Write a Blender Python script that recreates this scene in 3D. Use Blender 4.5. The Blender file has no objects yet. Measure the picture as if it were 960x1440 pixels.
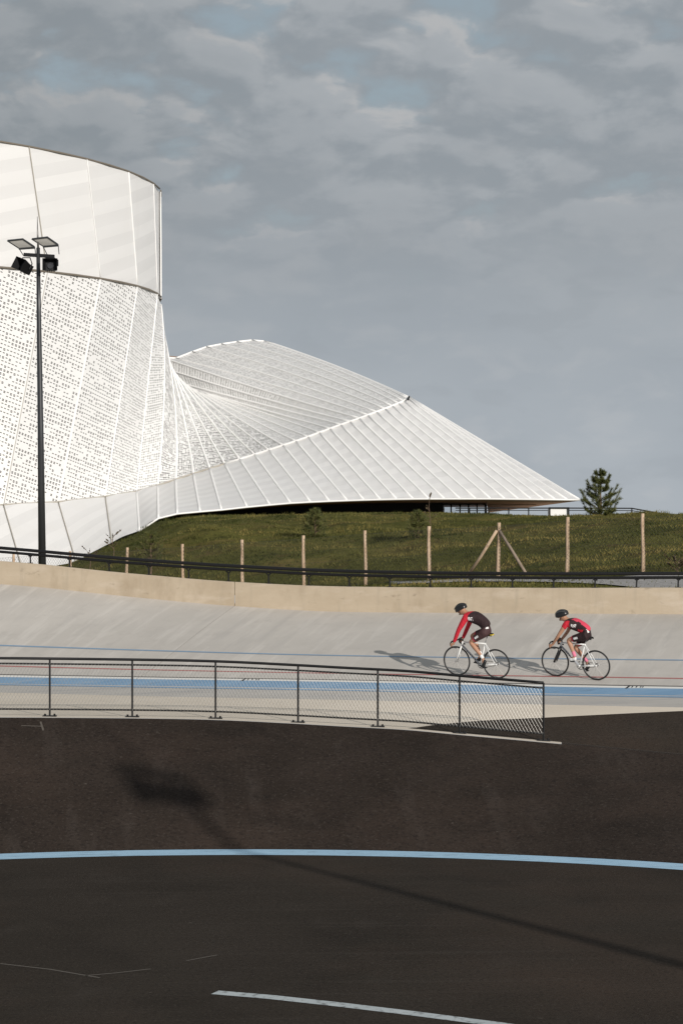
import bpy, bmesh, math, random
import numpy as np
from mathutils import Vector, Matrix

random.seed(7)
np.random.seed(7)
R = math.radians
F = 3200.0            # focal length in pixels of the 960 wide photograph
HZ = 735.0            # pixel row of the horizon
CH = 5.5              # camera height above the infield floor
SUN_AZ = R(31.0)      # sun stands behind the camera, this far to its right
SUN_EL = R(19.0)
SKY_SEED = 2.6

scene = bpy.context.scene
COL = scene.collection


# ------------------------------------------------------------------ helpers
def P(px, py, d):
    return Vector(((px - 480.0) / F * d, d, CH - (py - HZ) / F * d))


def PZ(px, d, z):
    return Vector(((px - 480.0) / F * d, d, z))


def interp(xs, ys, x):
    """cubic interpolation with flat ends"""
    if x <= xs[0]:
        return ys[0]
    if x >= xs[-1]:
        return ys[-1]
    n = len(xs)
    for i in range(n - 1):
        if x <= xs[i + 1]:
            break
    h = xs[i + 1] - xs[i]
    s = (ys[i + 1] - ys[i]) / h

    def tan(k):
        if k == 0:
            return (ys[1] - ys[0]) / (xs[1] - xs[0])
        if k == n - 1:
            return (ys[-1] - ys[-2]) / (xs[-1] - xs[-2])
        a = (ys[k] - ys[k - 1]) / (xs[k] - xs[k - 1])
        b = (ys[k + 1] - ys[k]) / (xs[k + 1] - xs[k])
        if a * b <= 0:
            return 0.0
        return 2 * a * b / (a + b)
    m0, m1 = tan(i), tan(i + 1)
    t = (x - xs[i]) / h
    t2, t3 = t * t, t * t * t
    return ((2 * t3 - 3 * t2 + 1) * ys[i] + (t3 - 2 * t2 + t) * h * m0 +
            (-2 * t3 + 3 * t2) * ys[i + 1] + (t3 - t2) * h * m1)


class MB:
    def __init__(self):
        self.v, self.f, self.m, self.uv = [], [], [], {}

    def vert(self, co):
        self.v.append(tuple(co))
        return len(self.v) - 1

    def face(self, idx, m=0, uv=None):
        if uv is not None:
            self.uv[len(self.f)] = uv
        self.f.append(tuple(idx))
        self.m.append(m)

    def grid(self, rows, m=0, uvs=None, flip=False):
        nr, nc = len(rows), len(rows[0])
        base = len(self.v)
        for r in rows:
            for p in r:
                self.v.append(tuple(p))
        for i in range(nr - 1):
            for j in range(nc - 1):
                a = base + i * nc + j
                q = [a, a + 1, a + nc + 1, a + nc]
                if uvs is not None:
                    u = [uvs[i][j], uvs[i][j + 1], uvs[i + 1][j + 1], uvs[i + 1][j]]
                else:
                    u = None
                if flip:
                    q.reverse()
                    if u:
                        u.reverse()
                self.face(q, m, u)

    def box(self, c, s, rot=None, m=0):
        c = Vector(c)
        base = len(self.v)
        for dx in (-.5, .5):
            for dy in (-.5, .5):
                for dz in (-.5, .5):
                    p = Vector((dx * s[0], dy * s[1], dz * s[2]))
                    if rot is not None:
                        p = rot @ p
                    self.v.append(tuple(c + p))
        for q in ((0, 1, 3, 2), (4, 6, 7, 5), (0, 4, 5, 1), (2, 3, 7, 6), (0, 2, 6, 4), (1, 5, 7, 3)):
            self.face([base + k for k in q], m)

    def tube(self, pts, rad, n=8, m=0, closed=False, cap=True):
        pts = [Vector(p) for p in pts]
        k = len(pts)
        if not hasattr(rad, '__len__'):
            rad = [rad] * k
        base = len(self.v)
        ref = None
        for i, p in enumerate(pts):
            if closed:
                t = pts[(i + 1) % k] - pts[i - 1]
            else:
                t = pts[min(i + 1, k - 1)] - pts[max(i - 1, 0)]
            if t.length < 1e-9:
                t = Vector((0, 0, 1))
            t.normalize()
            if ref is None:
                ref = Vector((0, 0, 1)) if abs(t.z) < .9 else Vector((1, 0, 0))
            a = ref - t * ref.dot(t)
            if a.length < 1e-6:
                a = Vector((1, 0, 0)) - t * t.x
            a.normalize()
            ref = a
            b = t.cross(a)
            for j in range(n):
                w = 2 * math.pi * j / n
                self.v.append(tuple(p + (a * math.cos(w) + b * math.sin(w)) * rad[i]))
        segs = k if closed else k - 1
        for i in range(segs):
            i2 = (i + 1) % k
            for j in range(n):
                j2 = (j + 1) % n
                self.face((base + i * n + j, base + i * n + j2, base + i2 * n + j2, base + i2 * n + j), m)
        if cap and not closed:
            self.face([base + j for j in range(n)][::-1], m)
            self.face([base + (k - 1) * n + j for j in range(n)], m)

    def build(self, name, mats, parent=None, smooth=False):
        me = bpy.data.meshes.new(name)
        me.from_pydata(self.v, [], self.f)
        if not isinstance(mats, (list, tuple)):
            mats = [mats]
        for mm in mats:
            me.materials.append(mm)
        me.polygons.foreach_set('material_index', self.m)
        if smooth:
            me.polygons.foreach_set('use_smooth', [True] * len(self.f))
        if self.uv:
            lay = me.uv_layers.new(name='UVMap')
            for fi, p in enumerate(me.polygons):
                u = self.uv.get(fi)
                if u:
                    for li, c in zip(p.loop_indices, u):
                        lay.data[li].uv = c
        me.update()
        o = bpy.data.objects.new(name, me)
        COL.objects.link(o)
        if parent is not None:
            o.parent = parent
        return o


def fix_normals(o):
    bm = bmesh.new()
    bm.from_mesh(o.data)
    bmesh.ops.recalc_face_normals(bm, faces=bm.faces)
    bm.to_mesh(o.data)
    bm.free()
    return o


def tag(o, label=None, cat=None, group=None, kind=None):
    if label:
        o['label'] = label
    if cat:
        o['category'] = cat
    if group:
        o['group'] = group
    if kind:
        o['kind'] = kind
    return o


def empty(name, loc=(0, 0, 0)):
    o = bpy.data.objects.new(name, None)
    o.empty_display_size = .2
    COL.objects.link(o)
    o.location = loc
    return o


def kids(o):
    return [c for c in bpy.data.objects if c.parent == o]


def copy_tree(o, parent=None):
    c = o.copy()
    COL.objects.link(c)
    c.parent = parent
    for ch in kids(o):
        copy_tree(ch, c)
    return c


# ------------------------------------------------------------------ materials
def newmat(name):
    m = bpy.data.materials.new(name)
    m.use_nodes = True
    nt = m.node_tree
    return m, nt, nt.nodes['Principled BSDF']


def plain(name, col, rough=.5, metal=0.0, spec=None, var=.06, scale=30):
    """colour with a little wear noise"""
    m, nt, b = newmat(name)
    N, L = nt.nodes, nt.links
    tc = N.new('ShaderNodeTexCoord')
    nz = N.new('ShaderNodeTexNoise')
    nz.inputs['Scale'].default_value = scale
    nz.inputs['Detail'].default_value = 3
    L.new(tc.outputs['Object'], nz.inputs['Vector'])
    mx = N.new('ShaderNodeMix')
    mx.data_type = 'RGBA'
    mx.inputs[6].default_value = (*[c * (1 - var) for c in col], 1)
    mx.inputs[7].default_value = (*[min(1, c * (1 + var)) for c in col], 1)
    L.new(nz.outputs['Fac'], mx.inputs[0])
    L.new(mx.outputs[2], b.inputs['Base Color'])
    b.inputs['Roughness'].default_value = rough
    b.inputs['Metallic'].default_value = metal
    if spec is not None:
        b.inputs['Specular IOR Level'].default_value = spec
    return m


def surface(name, layers, rough=.85, bump=None, spec=.3):
    """layers: list of (colour_a, colour_b, scale xyz, rot z, lo, hi, detail, factor); first layer is the base"""
    m, nt, b = newmat(name)
    N, L = nt.nodes, nt.links
    tc = N.new('ShaderNodeTexCoord')
    prev = None
    for (ca, cb, sc, rz, lo, hi, det, fac) in layers:
        mp = N.new('ShaderNodeMapping')
        mp.vector_type = 'TEXTURE'
        mp.inputs['Scale'].default_value = [1 / q for q in sc]
        mp.inputs['Rotation'].default_value = (0, 0, rz)
        L.new(tc.outputs['Object'], mp.inputs['Vector'])
        nz = N.new('ShaderNodeTexNoise')
        nz.inputs['Scale'].default_value = 1
        nz.inputs['Detail'].default_value = det
        nz.inputs['Roughness'].default_value = .6
        L.new(mp.outputs['Vector'], nz.inputs['Vector'])
        mr = N.new('ShaderNodeMapRange')
        mr.inputs['From Min'].default_value = lo
        mr.inputs['From Max'].default_value = hi
        mr.inputs['To Max'].default_value = fac
        L.new(nz.outputs['Fac'], mr.inputs['Value'])
        mx = N.new('ShaderNodeMix')
        mx.data_type = 'RGBA'
        if prev is None:
            mx.inputs[6].default_value = (*ca, 1)
        else:
            L.new(prev, mx.inputs[6])
        mx.inputs[7].default_value = (*cb, 1)
        L.new(mr.outputs['Result'], mx.inputs[0])
        prev = mx.outputs[2]
    L.new(prev, b.inputs['Base Color'])
    b.inputs['Roughness'].default_value = rough
    b.inputs['Specular IOR Level'].default_value = spec
    if bump:
        sc, st, di = bump
        nz = N.new('ShaderNodeTexNoise')
        nz.inputs['Scale'].default_value = sc
        nz.inputs['Detail'].default_value = 5
        L.new(tc.outputs['Object'], nz.inputs['Vector'])
        bp = N.new('ShaderNodeBump')
        bp.inputs['Strength'].default_value = st
        bp.inputs['Distance'].default_value = di
        L.new(nz.outputs['Fac'], bp.inputs['Height'])
        L.new(bp.outputs['Normal'], b.inputs['Normal'])
    return m


M = {}
M['asphalt'] = surface('asphalt', [
    ((.030, .0238, .0182), (.042, .0335, .0262), (.35, .5, .5), 0.3, .3, .7, 6, 1),
    (None, (.058, .048, .040), (1.2, .5, 2), 0.0, .56, .8, 8, .5),
    (None, (.021, .0165, .013), (.5, .25, .3), 0.5, .55, .75, 4, .6),
    (None, (.066, .044, .032), (.16, .12, .2), 0.2, .50, .72, 4, .55),
    (None, (.064, .053, .044), (.22, 4.5, 1), 0.05, .54, .74, 8, .35),
    (None, (.012, .010, .009), (17, 17, 17), 0, .50, .68, 4, .55),
    (None, (.085, .072, .060), (24, 24, 24), 0, .55, .70, 3, .5),
    (None, (.16, .14, .12), (6, 6, 6), 0, .72, .80, 2, .35)], rough=.95, bump=(40, .6, .012), spec=.08)
M['asphalt_bank'] = surface('asphalt bank', [
    ((.0245, .0183, .0146), (.037, .028, .0228), (.6, .5, .5), 0.2, .3, .7, 6, 1),
    (None, (.062, .050, .043), (2.2, .35, .5), 0.1, .54, .78, 9, .6),
    (None, (.016, .0125, .0105), (.7, .4, .5), 0.7, .55, .75, 5, .7),
    (None, (.064, .044, .034), (.14, .3, .3), 0.2, .48, .70, 4, .5),
    (None, (.010, .008, .008), (13, 13, 13), 0, .50, .68, 4, .55),
    (None, (.075, .062, .053), (20, 20, 20), 0, .55, .70, 3, .5),
    (None, (.16, .14, .12), (6, 6, 6), 0, .72, .80, 2, .35)], rough=.95, bump=(30, .6, .012), spec=.08)
M['concrete'] = surface('track concrete', [
    ((.455, .425, .388), (.555, .517, .472), (.25, .35, .4), 0.4, .3, .7, 5, 1),
    (None, (.72, .68, .63), (.30, 3.6, 1), 1.27, .52, .74, 8, .42),
    (None, (.37, .35, .33), (.26, 2.8, 1), 1.27, .52, .76, 8, .42),
    (None, (.37, .345, .31), (3, 3, 3), 0, .55, .8, 8, .35)], rough=.8, bump=(14, .12, .02))
M['apron'] = surface('apron concrete', [
    ((.60, .525, .43), (.70, .62, .52), (.4, .5, .5), 0.4, .3, .7, 5, 1),
    (None, (.46, .40, .33), (2.4, .5, 1), 0.6, .55, .8, 7, .4)], rough=.85, bump=(14, .12, .02))
M['safety'] = surface('grey safety band', [
    ((.45, .42, .385), (.52, .49, .45), (.5, 1, .5), 0.3, .3, .7, 5, 1),
    (None, (.33, .33, .335), (.4, 3, 1), 0.3, .52, .72, 7, .6)], rough=.75)
M['wall'] = surface('cast wall concrete', [
    ((.40, .325, .235), (.49, .41, .31), (.7, .7, 1.6), 0, .3, .7, 6, 1),
    (None, (.57, .49, .40), (.9, .9, 3), 0.3, .55, .75, 6, .6),
    (None, (.29, .225, .155), (1.4, 1.4, .7), 0, .53, .74, 8, .65),
    (None, (.33, .28, .215), (5, 5, .5), 0, .55, .75, 5, .5),
    (None, (.22, .175, .125), (3, 3, 7), 0, .62, .74, 7, .6)], rough=.85, bump=(10, .15, .02))
M['blue_paint'] = surface('blue paint', [
    ((.155, .275, .42), (.215, .345, .49), (.4, 3, 1), 0.25, .3, .7, 6, 1),
    (None, (.36, .41, .46), (.8, 5, 2), 0.25, .55, .75, 8, .65),
    (None, (.10, .15, .22), (2, 6, 2), 0.2, .58, .75, 7, .5)], rough=.6)
M['sky_paint'] = surface('pale blue paint', [
    ((.33, .52, .68), (.42, .62, .78), (1, 4, 1), 0.2, .3, .7, 6, 1),
    (None, (.14, .18, .21), (2, 5, 2), 0.2, .55, .74, 9, .7),
    (None, (.08, .08, .08), (11, 14, 5), 0.1, .62, .70, 6, .7)], rough=.6)
M['white_paint'] = surface('worn white paint', [
    ((.42, .46, .47), (.52, .56, .57), (2, 2, 2), 0.2, .3, .7, 6, 1),
    (None, (.12, .12, .12), (9, 9, 2), 0.2, .52, .66, 6, .8)], rough=.7)
M['off_white'] = plain('chalk white', (.72, .70, .66), .8)
M['scratch'] = plain('scrape mark', (.10, .085, .07), .9, var=.4)
M['black_line'] = plain('black line paint', (.10, .09, .08), .7, var=.25)
M['red_line'] = plain('red line paint', (.42, .13, .12), .7, var=.2)
M['thin_blue'] = plain('thin blue line paint', (.20, .30, .42), .7, var=.2)
M['black_metal'] = plain('black painted steel', (.008, .008, .009), .5, spec=.3)
M['galv'] = plain('galvanised wire', (.30, .295, .28), .45, .6)
M['wire_dark'] = plain('dull grey wire', (.055, .052, .045), .6)
M['mast'] = plain('dark grey mast paint', (.045, .047, .05), .35, .3)
M['rod'] = plain('bare steel rod', (.22, .21, .20), .4, .6)
M['wood'] = surface('peeled pine post', [
    ((.42, .29, .19), (.62, .47, .34), (9, 9, 3), 0, .3, .7, 5, 1),
    (None, (.16, .085, .05), (14, 14, 5), 0, .60, .72, 5, .8)], rough=.85, bump=(30, .3, .01))
M['wood_grey'] = surface('weathered brace', [
    ((.22, .17, .13), (.34, .27, .21), (9, 9, 3), 0, .3, .7, 5, 1)], rough=.9)
M['soil'] = surface('grassed soil', [
    ((.060, .062, .016), (.110, .104, .028), (.10, .22, .4), 0.3, .35, .65, 6, 1),
    (None, (.17, .125, .045), (.16, .45, .4), 0.1, .52, .70, 7, .8),
    (None, (.095, .060, .028), (.35, .6, .8), 0.9, .55, .72, 7, .75),
    (None, (.026, .028, .009), (.8, 1.0, 1.1), 0.4, .52, .70, 6, .7)], rough=1, bump=(3, .8, .12), spec=.05)
M['gravel'] = surface('grey gravel', [
    ((.26, .245, .235), (.40, .385, .37), (5, 5, 5), 0, .3, .7, 8, 1)], rough=1, bump=(9, .6, .05))
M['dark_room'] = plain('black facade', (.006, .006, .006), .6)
M['soffit'] = surface('timber soffit', [
    ((.42, .27, .185), (.50, .33, .23), (.3, 3, 3), 0.2, .3, .7, 5, 1)], rough=.7)
M['rear_roof'] = plain('brown roof edge', (.30, .23, .19), .8)
M['trim'] = plain('bronze shadow trim', (.17, .145, .115), .6)
M['thin_seam'] = plain('sand grey seam', (.40, .37, .32), .6)
M['pale_seam'] = plain('pale grey seam', (.40, .38, .345), .6)
M['rib'] = plain('white rib', (.85, .84, .825), .5, var=.02)  # whiter than the panels: the ribs' sun-facing brightness is put into the colour
M['bark'] = surface('pine bark', [((.10, .065, .045), (.19, .13, .09), (12, 12, 4), 0, .3, .7, 6, 1)], rough=1)
M['glass'] = None


def glass():
    m, nt, b = newmat('window glass')
    b.inputs['Base Color'].default_value = (.62, .68, .72, 1)
    b.inputs['Roughness'].default_value = .02
    b.inputs['IOR'].default_value = 1.45
    b.inputs['Transmission Weight'].default_value = 1.0
    m.use_raytrace_refraction = False
    return m


M['glass'] = glass()


def white_panel():
    """smooth white cladding with faint tone steps from sheet to sheet"""
    m, nt, b = newmat('white cladding')
    N, L = nt.nodes, nt.links
    uv = N.new('ShaderNodeUVMap')
    sx = N.new('ShaderNodeSeparateXYZ')
    L.new(uv.outputs['UV'], sx.inputs[0])

    def math_(op, a, bb=None, c=None):
        n = N.new('ShaderNodeMath')
        n.operation = op
        for i, v in enumerate((a, bb, c)):
            if v is None:
                continue
            if isinstance(v, (int, float)):
                n.inputs[i].default_value = v
            else:
                L.new(v, n.inputs[i])
        return n.outputs[0]
    row = math_('FLOOR', math_('MULTIPLY_ADD', sx.outputs['X'], .9, math_('MULTIPLY', sx.outputs['Y'], 1.0)))
    alt = math_('MODULO', row, 2.0)
    cell = N.new('ShaderNodeCombineXYZ')
    L.new(row, cell.inputs[0])
    L.new(math_('FLOOR', sx.outputs['X']), cell.inputs[1])
    wn = N.new('ShaderNodeTexWhiteNoise')
    L.new(cell.outputs[0], wn.inputs['Vector'])
    fac = math_('MULTIPLY_ADD', wn.outputs['Value'], .45, math_('MULTIPLY', alt, .55))
    mx = N.new('ShaderNodeMix')
    mx.data_type = 'RGBA'
    mx.inputs[6].default_value = (.645, .637, .630, 1)
    mx.inputs[7].default_value = (.715, .706, .697, 1)
    L.new(fac, mx.inputs[0])
    # weather streaks
    tc = N.new('ShaderNodeTexCoord')
    mp = N.new('ShaderNodeMapping')
    mp.inputs['Scale'].default_value = (.7, .7, .12)
    L.new(tc.outputs['Object'], mp.inputs['Vector'])
    nz = N.new('ShaderNodeTexNoise')
    nz.inputs['Scale'].default_value = 1.2
    nz.inputs['Detail'].default_value = 6
    L.new(mp.outputs[0], nz.inputs['Vector'])
    mr = N.new('ShaderNodeMapRange')
    mr.inputs['From Min'].default_value = .5
    mr.inputs['From Max'].default_value = .8
    mr.inputs['To Max'].default_value = .25
    L.new(nz.outputs['Fac'], mr.inputs['Value'])
    m2 = N.new('ShaderNodeMix')
    m2.data_type = 'RGBA'
    L.new(mr.outputs[0], m2.inputs[0])
    L.new(mx.outputs[2], m2.inputs[6])
    m2.inputs[7].default_value = (.62, .60, .565, 1)
    L.new(m2.outputs[2], b.inputs['Base Color'])
    b.inputs['Roughness'].default_value = .42
    b.inputs['Specular IOR Level'].default_value = .35
    return m


def perforated(thick=.11, half=.285):
    """white cladding punched with rows of short slots; UV: x = slot column, y = slot row"""
    m, nt, b = newmat('perforated cladding')
    N, L = nt.nodes, nt.links
    uv = N.new('ShaderNodeUVMap')
    sx = N.new('ShaderNodeSeparateXYZ')
    L.new(uv.outputs['UV'], sx.inputs[0])

    def math_(op, a, bb=None, c=None):
        n = N.new('ShaderNodeMath')
        n.operation = op
        for i, v in enumerate((a, bb, c)):
            if v is None:
                continue
            if isinstance(v, (int, float)):
                n.inputs[i].default_value = v
            else:
                L.new(v, n.inputs[i])
        return n.outputs[0]
    U = sx.outputs['X']
    V = sx.outputs['Y']
    fu = math_('FRACT', U)
    iu = math_('FLOOR', U)
    fv = math_('FRACT', V)
    iv = math_('FLOOR', V)

    def noise(x, y, z):
        c = N.new('ShaderNodeCombineXYZ')
        L.new(x, c.inputs[0])
        L.new(y, c.inputs[1])
        c.inputs[2].default_value = z
        w = N.new('ShaderNodeTexWhiteNoise')
        L.new(c.outputs[0], w.inputs['Vector'])
        return w.outputs['Value']
    # rows hold one, two or three thin slots stacked per cell; some rows are sparse
    rown = noise(iv, math_('MULTIPLY', iv, 0.0), 3.3)
    sparse = math_('LESS_THAN', math_('MODULO', math_('ABSOLUTE', iv), 4.0), .9)
    prob = math_('SUBTRACT', math_('MULTIPLY_ADD', rown, .18, .80), math_('MULTIPLY', sparse, .12))
    on = math_('LESS_THAN', noise(iu, iv, 1.7), prob)
    inu = math_('LESS_THAN', math_('ABSOLUTE', math_('SUBTRACT', fu, .5)), half)
    kind = noise(iu, iv, 8.1)
    two = math_('MULTIPLY', math_('GREATER_THAN', kind, .48), math_('SUBTRACT', 1.0, sparse))
    d1 = math_('LESS_THAN', math_('ABSOLUTE', math_('SUBTRACT', fv, .30)), thick)
    d2 = math_('LESS_THAN', math_('ABSOLUTE', math_('SUBTRACT', fv, .62)), thick)
    slot = math_('MAXIMUM', d1, math_('MULTIPLY', d2, two))
    hole = math_('MULTIPLY', math_('MULTIPLY', on, inu), slot)
    mx = N.new('ShaderNodeMix')
    mx.data_type = 'RGBA'
    mx.inputs[6].default_value = (.735, .728, .718, 1)
    mx.inputs[7].default_value = (.045, .041, .037, 1)
    L.new(hole, mx.inputs[0])
    L.new(mx.outputs[2], b.inputs['Base Color'])
    b.inputs['Roughness'].default_value = .45
    b.inputs['Specular IOR Level'].default_value = .3
    return m


M['panel'] = white_panel()
M['perf'] = perforated()
M['perf_fine'] = perforated(.15, .36)

# ------------------------------------------------------------------ infield floor and bank
CX, CY = -1.6, 21.78


def ring(px, rad):
    """point of a circle round the infield centre met by the viewing column px"""
    k = (px - 480.0) / F
    a = 1 + k * k
    b = 2 * (-k * CX - CY)
    c = CX * CX + CY * CY - rad * rad
    disc = max(b * b - 4 * a * c, 0.0)
    y = (-b + math.sqrt(disc)) / (2 * a)
    return k * y, y


EDGE = ([-300, 0, 100, 240, 303, 419, 480, 570, 646, 790, 960, 1250],
        [1009, 1009.5, 1010, 1011.5, 1013, 1018.5, 1022, 1027, 1034, 1047, 1063, 1085])
R_FOOT, R_EDGE, R_OUT = 16.5, 21.62, 21.97


def crest_z(px):
    y = interp(EDGE[0], EDGE[1], px)
    d = ring(px, R_EDGE)[1]
    return CH - (y - HZ) / F * d


COLS = list(range(-900, 1880, 20))


def bank_point(px, t):
    x0, y0 = ring(px, R_FOOT)
    x1, y1 = ring(px, R_EDGE)
    y = y0 + (y1 - y0) * t
    z = crest_z(px) * (t ** .98)
    return Vector(((px - 480) / F * y, y, z))


b = MB()
nx = 40
b.grid([[(-60 + 120 * j / nx, -40 + 80 * i / nx, 0) for j in range(nx + 1)] for i in range(nx + 1)])
tag(b.build('asphalt_floor', M['asphalt']), kind='structure')

b = MB()
b.grid([[bank_point(px, t / 10) + Vector((0, 0, .003)) for px in COLS] for t in range(11)])
tag(b.build('asphalt_bank', M['asphalt_bank'], smooth=True), kind='structure')


def arc_strip(name, r0, r1, px0, px1, z, mat, step=10):
    bb = MB()
    cols = [px0 + (px1 - px0) * i / max(2, int((px1 - px0) / step)) for i in range(max(2, int((px1 - px0) / step)) + 1)]
    bb.grid([[(*ring(p, r), z) for p in cols] for r in (r0, r1)])
    return tag(bb.build(name, mat), kind='structure')


arc_strip('blue_foot_line', 15.83, 16.47, -900, 1860, .004, M['sky_paint'])


def floor_line(name, pts, w, mat, z=.004):
    """painted stroke on the flat floor through pixel points"""
    q = []
    for (px, py) in pts:
        d = F * CH / (py - HZ)
        q.append(Vector(((px - 480) / F * d, d, z)))
    bb = MB()
    rows = [[], []]
    for i, p in enumerate(q):
        t = (q[min(i + 1, len(q) - 1)] - q[max(i - 1, 0)]).normalized()
        n = Vector((-t.y, t.x, 0)) * w / 2
        rows[0].append(p - n)
        rows[1].append(p + n)
    bb.grid(rows)
    return tag(bb.build(name, mat), kind='structure')


floor_line('white_floor_stroke', [(302, 1396.5), (380, 1403), (480, 1414), (580, 1426), (700, 1441.5), (830, 1461)], .21, M['white_paint'])
floor_line('scrape_mark', [(120, 1373), (165, 1369), (212, 1363.5)], .035, M['scratch'])
floor_line('scrape_mark', [(0, 1356), (70, 1364), (140, 1376)], .04, M['scratch'])
floor_line('scrape_mark', [(262, 1352), (305, 1344)], .03, M['scratch'])


def bank_stroke(name, a, c, w, mat):
    """thin stroke on the bank between (px,t) points"""
    bb = MB()
    p = [bank_point(a[0] + (c[0] - a[0]) * i / 6, a[1] + (c[1] - a[1]) * i / 6) + Vector((0, 0, .008)) for i in range(7)]
    rows = [[], []]
    for i, q in enumerate(p):
        t = (p[min(i + 1, 6)] - p[max(i - 1, 0)]).normalized()
        n = t.cross(Vector((0, -.32, .95))).normalized() * w / 2
        rows[0].append(q - n)
        rows[1].append(q + n)
    bb.grid(rows)
    return tag(bb.build(name, mat), kind='structure')


bank_stroke('scrape_mark', (30, .93), (59, .925), .03, M['scratch'])
bank_stroke('scrape_mark', (57, .965), (61, .89), .035, M['scratch'])

# ------------------------------------------------------------------ kerb, apron and banked track
TC = [0, 240, 480, 787, 955]
TY = dict(G=[974, 980, 984.5, 991.5, 995], BL=[964, 968, 972, 978.8, 981.5], BU=[952.5, 956, 959.5, 966.3, 969],
          red=[937, 943, 947.5, 951.8, 954.5], stay=[908, 916, 922.3, 926.8, 928.7], wall=[821.5, 845.5, 860.5, 863, 864])
WB = ([-300, 0, 62, 104, 146, 200, 330, 480, 640, 800, 955, 1250], [800, 821.5, 826.5, 831, 835.5, 841, 852.5, 860.5, 862, 863, 864, 866])
WT = ([-300, 0, 62, 104, 146, 200, 330, 480, 640, 800, 955, 1250], [766, 789, 794, 798.5, 803, 808, 818.5, 825, 826.5, 827, 826.5, 828])
TCX = [-300] + TC + [1250]


def ext(v):
    return [v[0] - (v[1] - v[0]) * 1.25] + v + [v[-1] + (v[-1] - v[-2]) * 1.6]


DBL = ext([51.2, 50.25, 49.35, 48.05, 47.5])
OFF = dict(BU=.73, red=1.67, stay=3.3, wall=7.8)
TYX = {k: ext(v) for k, v in TY.items()}


def col_nodes(px):
    q = min(max(px, -300), 1250)
    dbl = interp(TCX, DBL, q)
    out = []
    yg = interp(TCX, TYX['G'], q)
    ybl = interp(TCX, TYX['BL'], q)
    zg = 1.80
    dg = F * (CH - zg) / (yg - HZ)
    dg = min(dg, dbl - .9)
    out.append((dg, CH - (yg - HZ) / F * dg))
    out.append((dbl, CH - (ybl - HZ) / F * dbl))
    for k in ('BU', 'red', 'stay', 'wall'):
        y = interp(TCX, TYX[k], q) if k != 'wall' else interp(WB[0], WB[1], q)
        d = dbl + OFF[k]
        out.append((d, CH - (y - HZ) / F * d))
    return out


def track_z(px, d, nodes=None):
    nodes = nodes or col_nodes(px)
    xs = [n[0] for n in nodes]
    zs = [n[1] for n in nodes]
    if d >= xs[-1]:
        return zs[-1] + (d - xs[-1]) * (zs[-1] - zs[-2]) / (xs[-1] - xs[-2])
    return interp(xs, zs, d)


TCOLS = list(range(-900, 1880, 15))
NOD = {px: col_nodes(px) for px in TCOLS}


def track_strip(name, a, c, n, mat, lift, cols=None, smooth=True):
    """a, c: (node index, offset in depth)"""
    bb = MB()
    rows = []
    cols = cols or TCOLS
    for i in range(n + 1):
        r = []
        for px in cols:
            nd = NOD.get(px) or col_nodes(px)
            d0 = nd[a[0]][0] + a[1]
            d1 = nd[c[0]][0] + c[1]
            d = d0 + (d1 - d0) * i / n
            r.append(PZ(px, d, track_z(px, d, nd) + lift))
        rows.append(r)
    bb.grid(rows)
    return tag(bb.build(name, mat, smooth=smooth), kind='structure')


track_strip('banked_track', (1, 0), (5, .3), 26, M['concrete'], 0)
track_strip('safety_band', (0, 0), (1, 0), 3, M['safety'], 0)
track_strip('blue_band', (1, 0), (2, 0), 4, M['blue_paint'], .005)
track_strip('pale_edge_strip', (2, 0), (2, .17), 2, M['off_white'], .004)
track_strip('black_measuring_line', (2, .17), (2, .25), 1, M['black_line'], .006)
track_strip('red_sprint_line', (3, -.04), (3, .04), 1, M['red_line'], .006)
track_strip('thin_blue_line', (4, -.045), (4, .045), 1, M['thin_blue'], .006)


def track_mark(px, segs):
    bb = MB()
    for (x0, w0, x1, w1, wd) in segs:
        nd0, nd1 = col_nodes(px + x0), col_nodes(px + x1)
        d0, d1 = nd0[2][0] + w0, nd1[2][0] + w1
        p0 = PZ(px + x0, d0, track_z(px + x0, d0, nd0) + .01)
        p1 = PZ(px + x1, d1, track_z(px + x1, d1, nd1) + .01)
        hw = Vector((wd / 2, 0, 0))
        bb.grid([[p0 - hw, p0 + hw], [p1 - hw, p1 + hw]])
    return tag(bb.build('distance_mark', M['black_metal']), kind='structure')


for px in (880, 340):
    track_mark(px, [(0, -.06, 5.5, .2, .05), (8, .02, 9.5, .16, .025), (8.6, .15, 11, .16, .03), (14, .03, 15.5, .16, .025),
                    (14.8, .15, 17.2, .16, .03), (20, .03, 21.2, .15, .02), (23, .03, 24.2, .15, .02)])

M['joint'] = plain('slab joint', (.30, .28, .255), .9)
for top in (-520, 330, 1150):
    rows = [[], []]
    nd0 = col_nodes(top)
    for i in range(25):
        t = i / 24
        d = nd0[5][0] * (1 - t) + (nd0[5][0] - 7.4) * t
        x = (top - 480) / F * nd0[5][0] - 7.4 * t * .29
        px_ = 480 + x / d * F
        z = track_z(px_, d) + .007
        rows[0].append(Vector((x - .006, d, z)))
        rows[1].append(Vector((x + .006, d, z)))
    jb = MB()
    jb.grid(rows)
    tag(jb.build('slab_joint', M['joint']), kind='structure')

# apron: ruled from the bank crest to the inner edge of the safety band
ASPH = ([570, 600, 680, 763, 860, 960, 1150], [1026, 1021, 1013.5, 1009.5, 1004.5, 1000, 993])


def apron_pt(px, t):
    x0, y0 = ring(px, R_OUT)
    z0 = crest_z(px)
    d1, z1 = (NOD.get(px) or col_nodes(px))[0]
    y = y0 + (d1 - y0) * t
    return PZ(px, y, z0 + (z1 - z0) * t)


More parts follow.
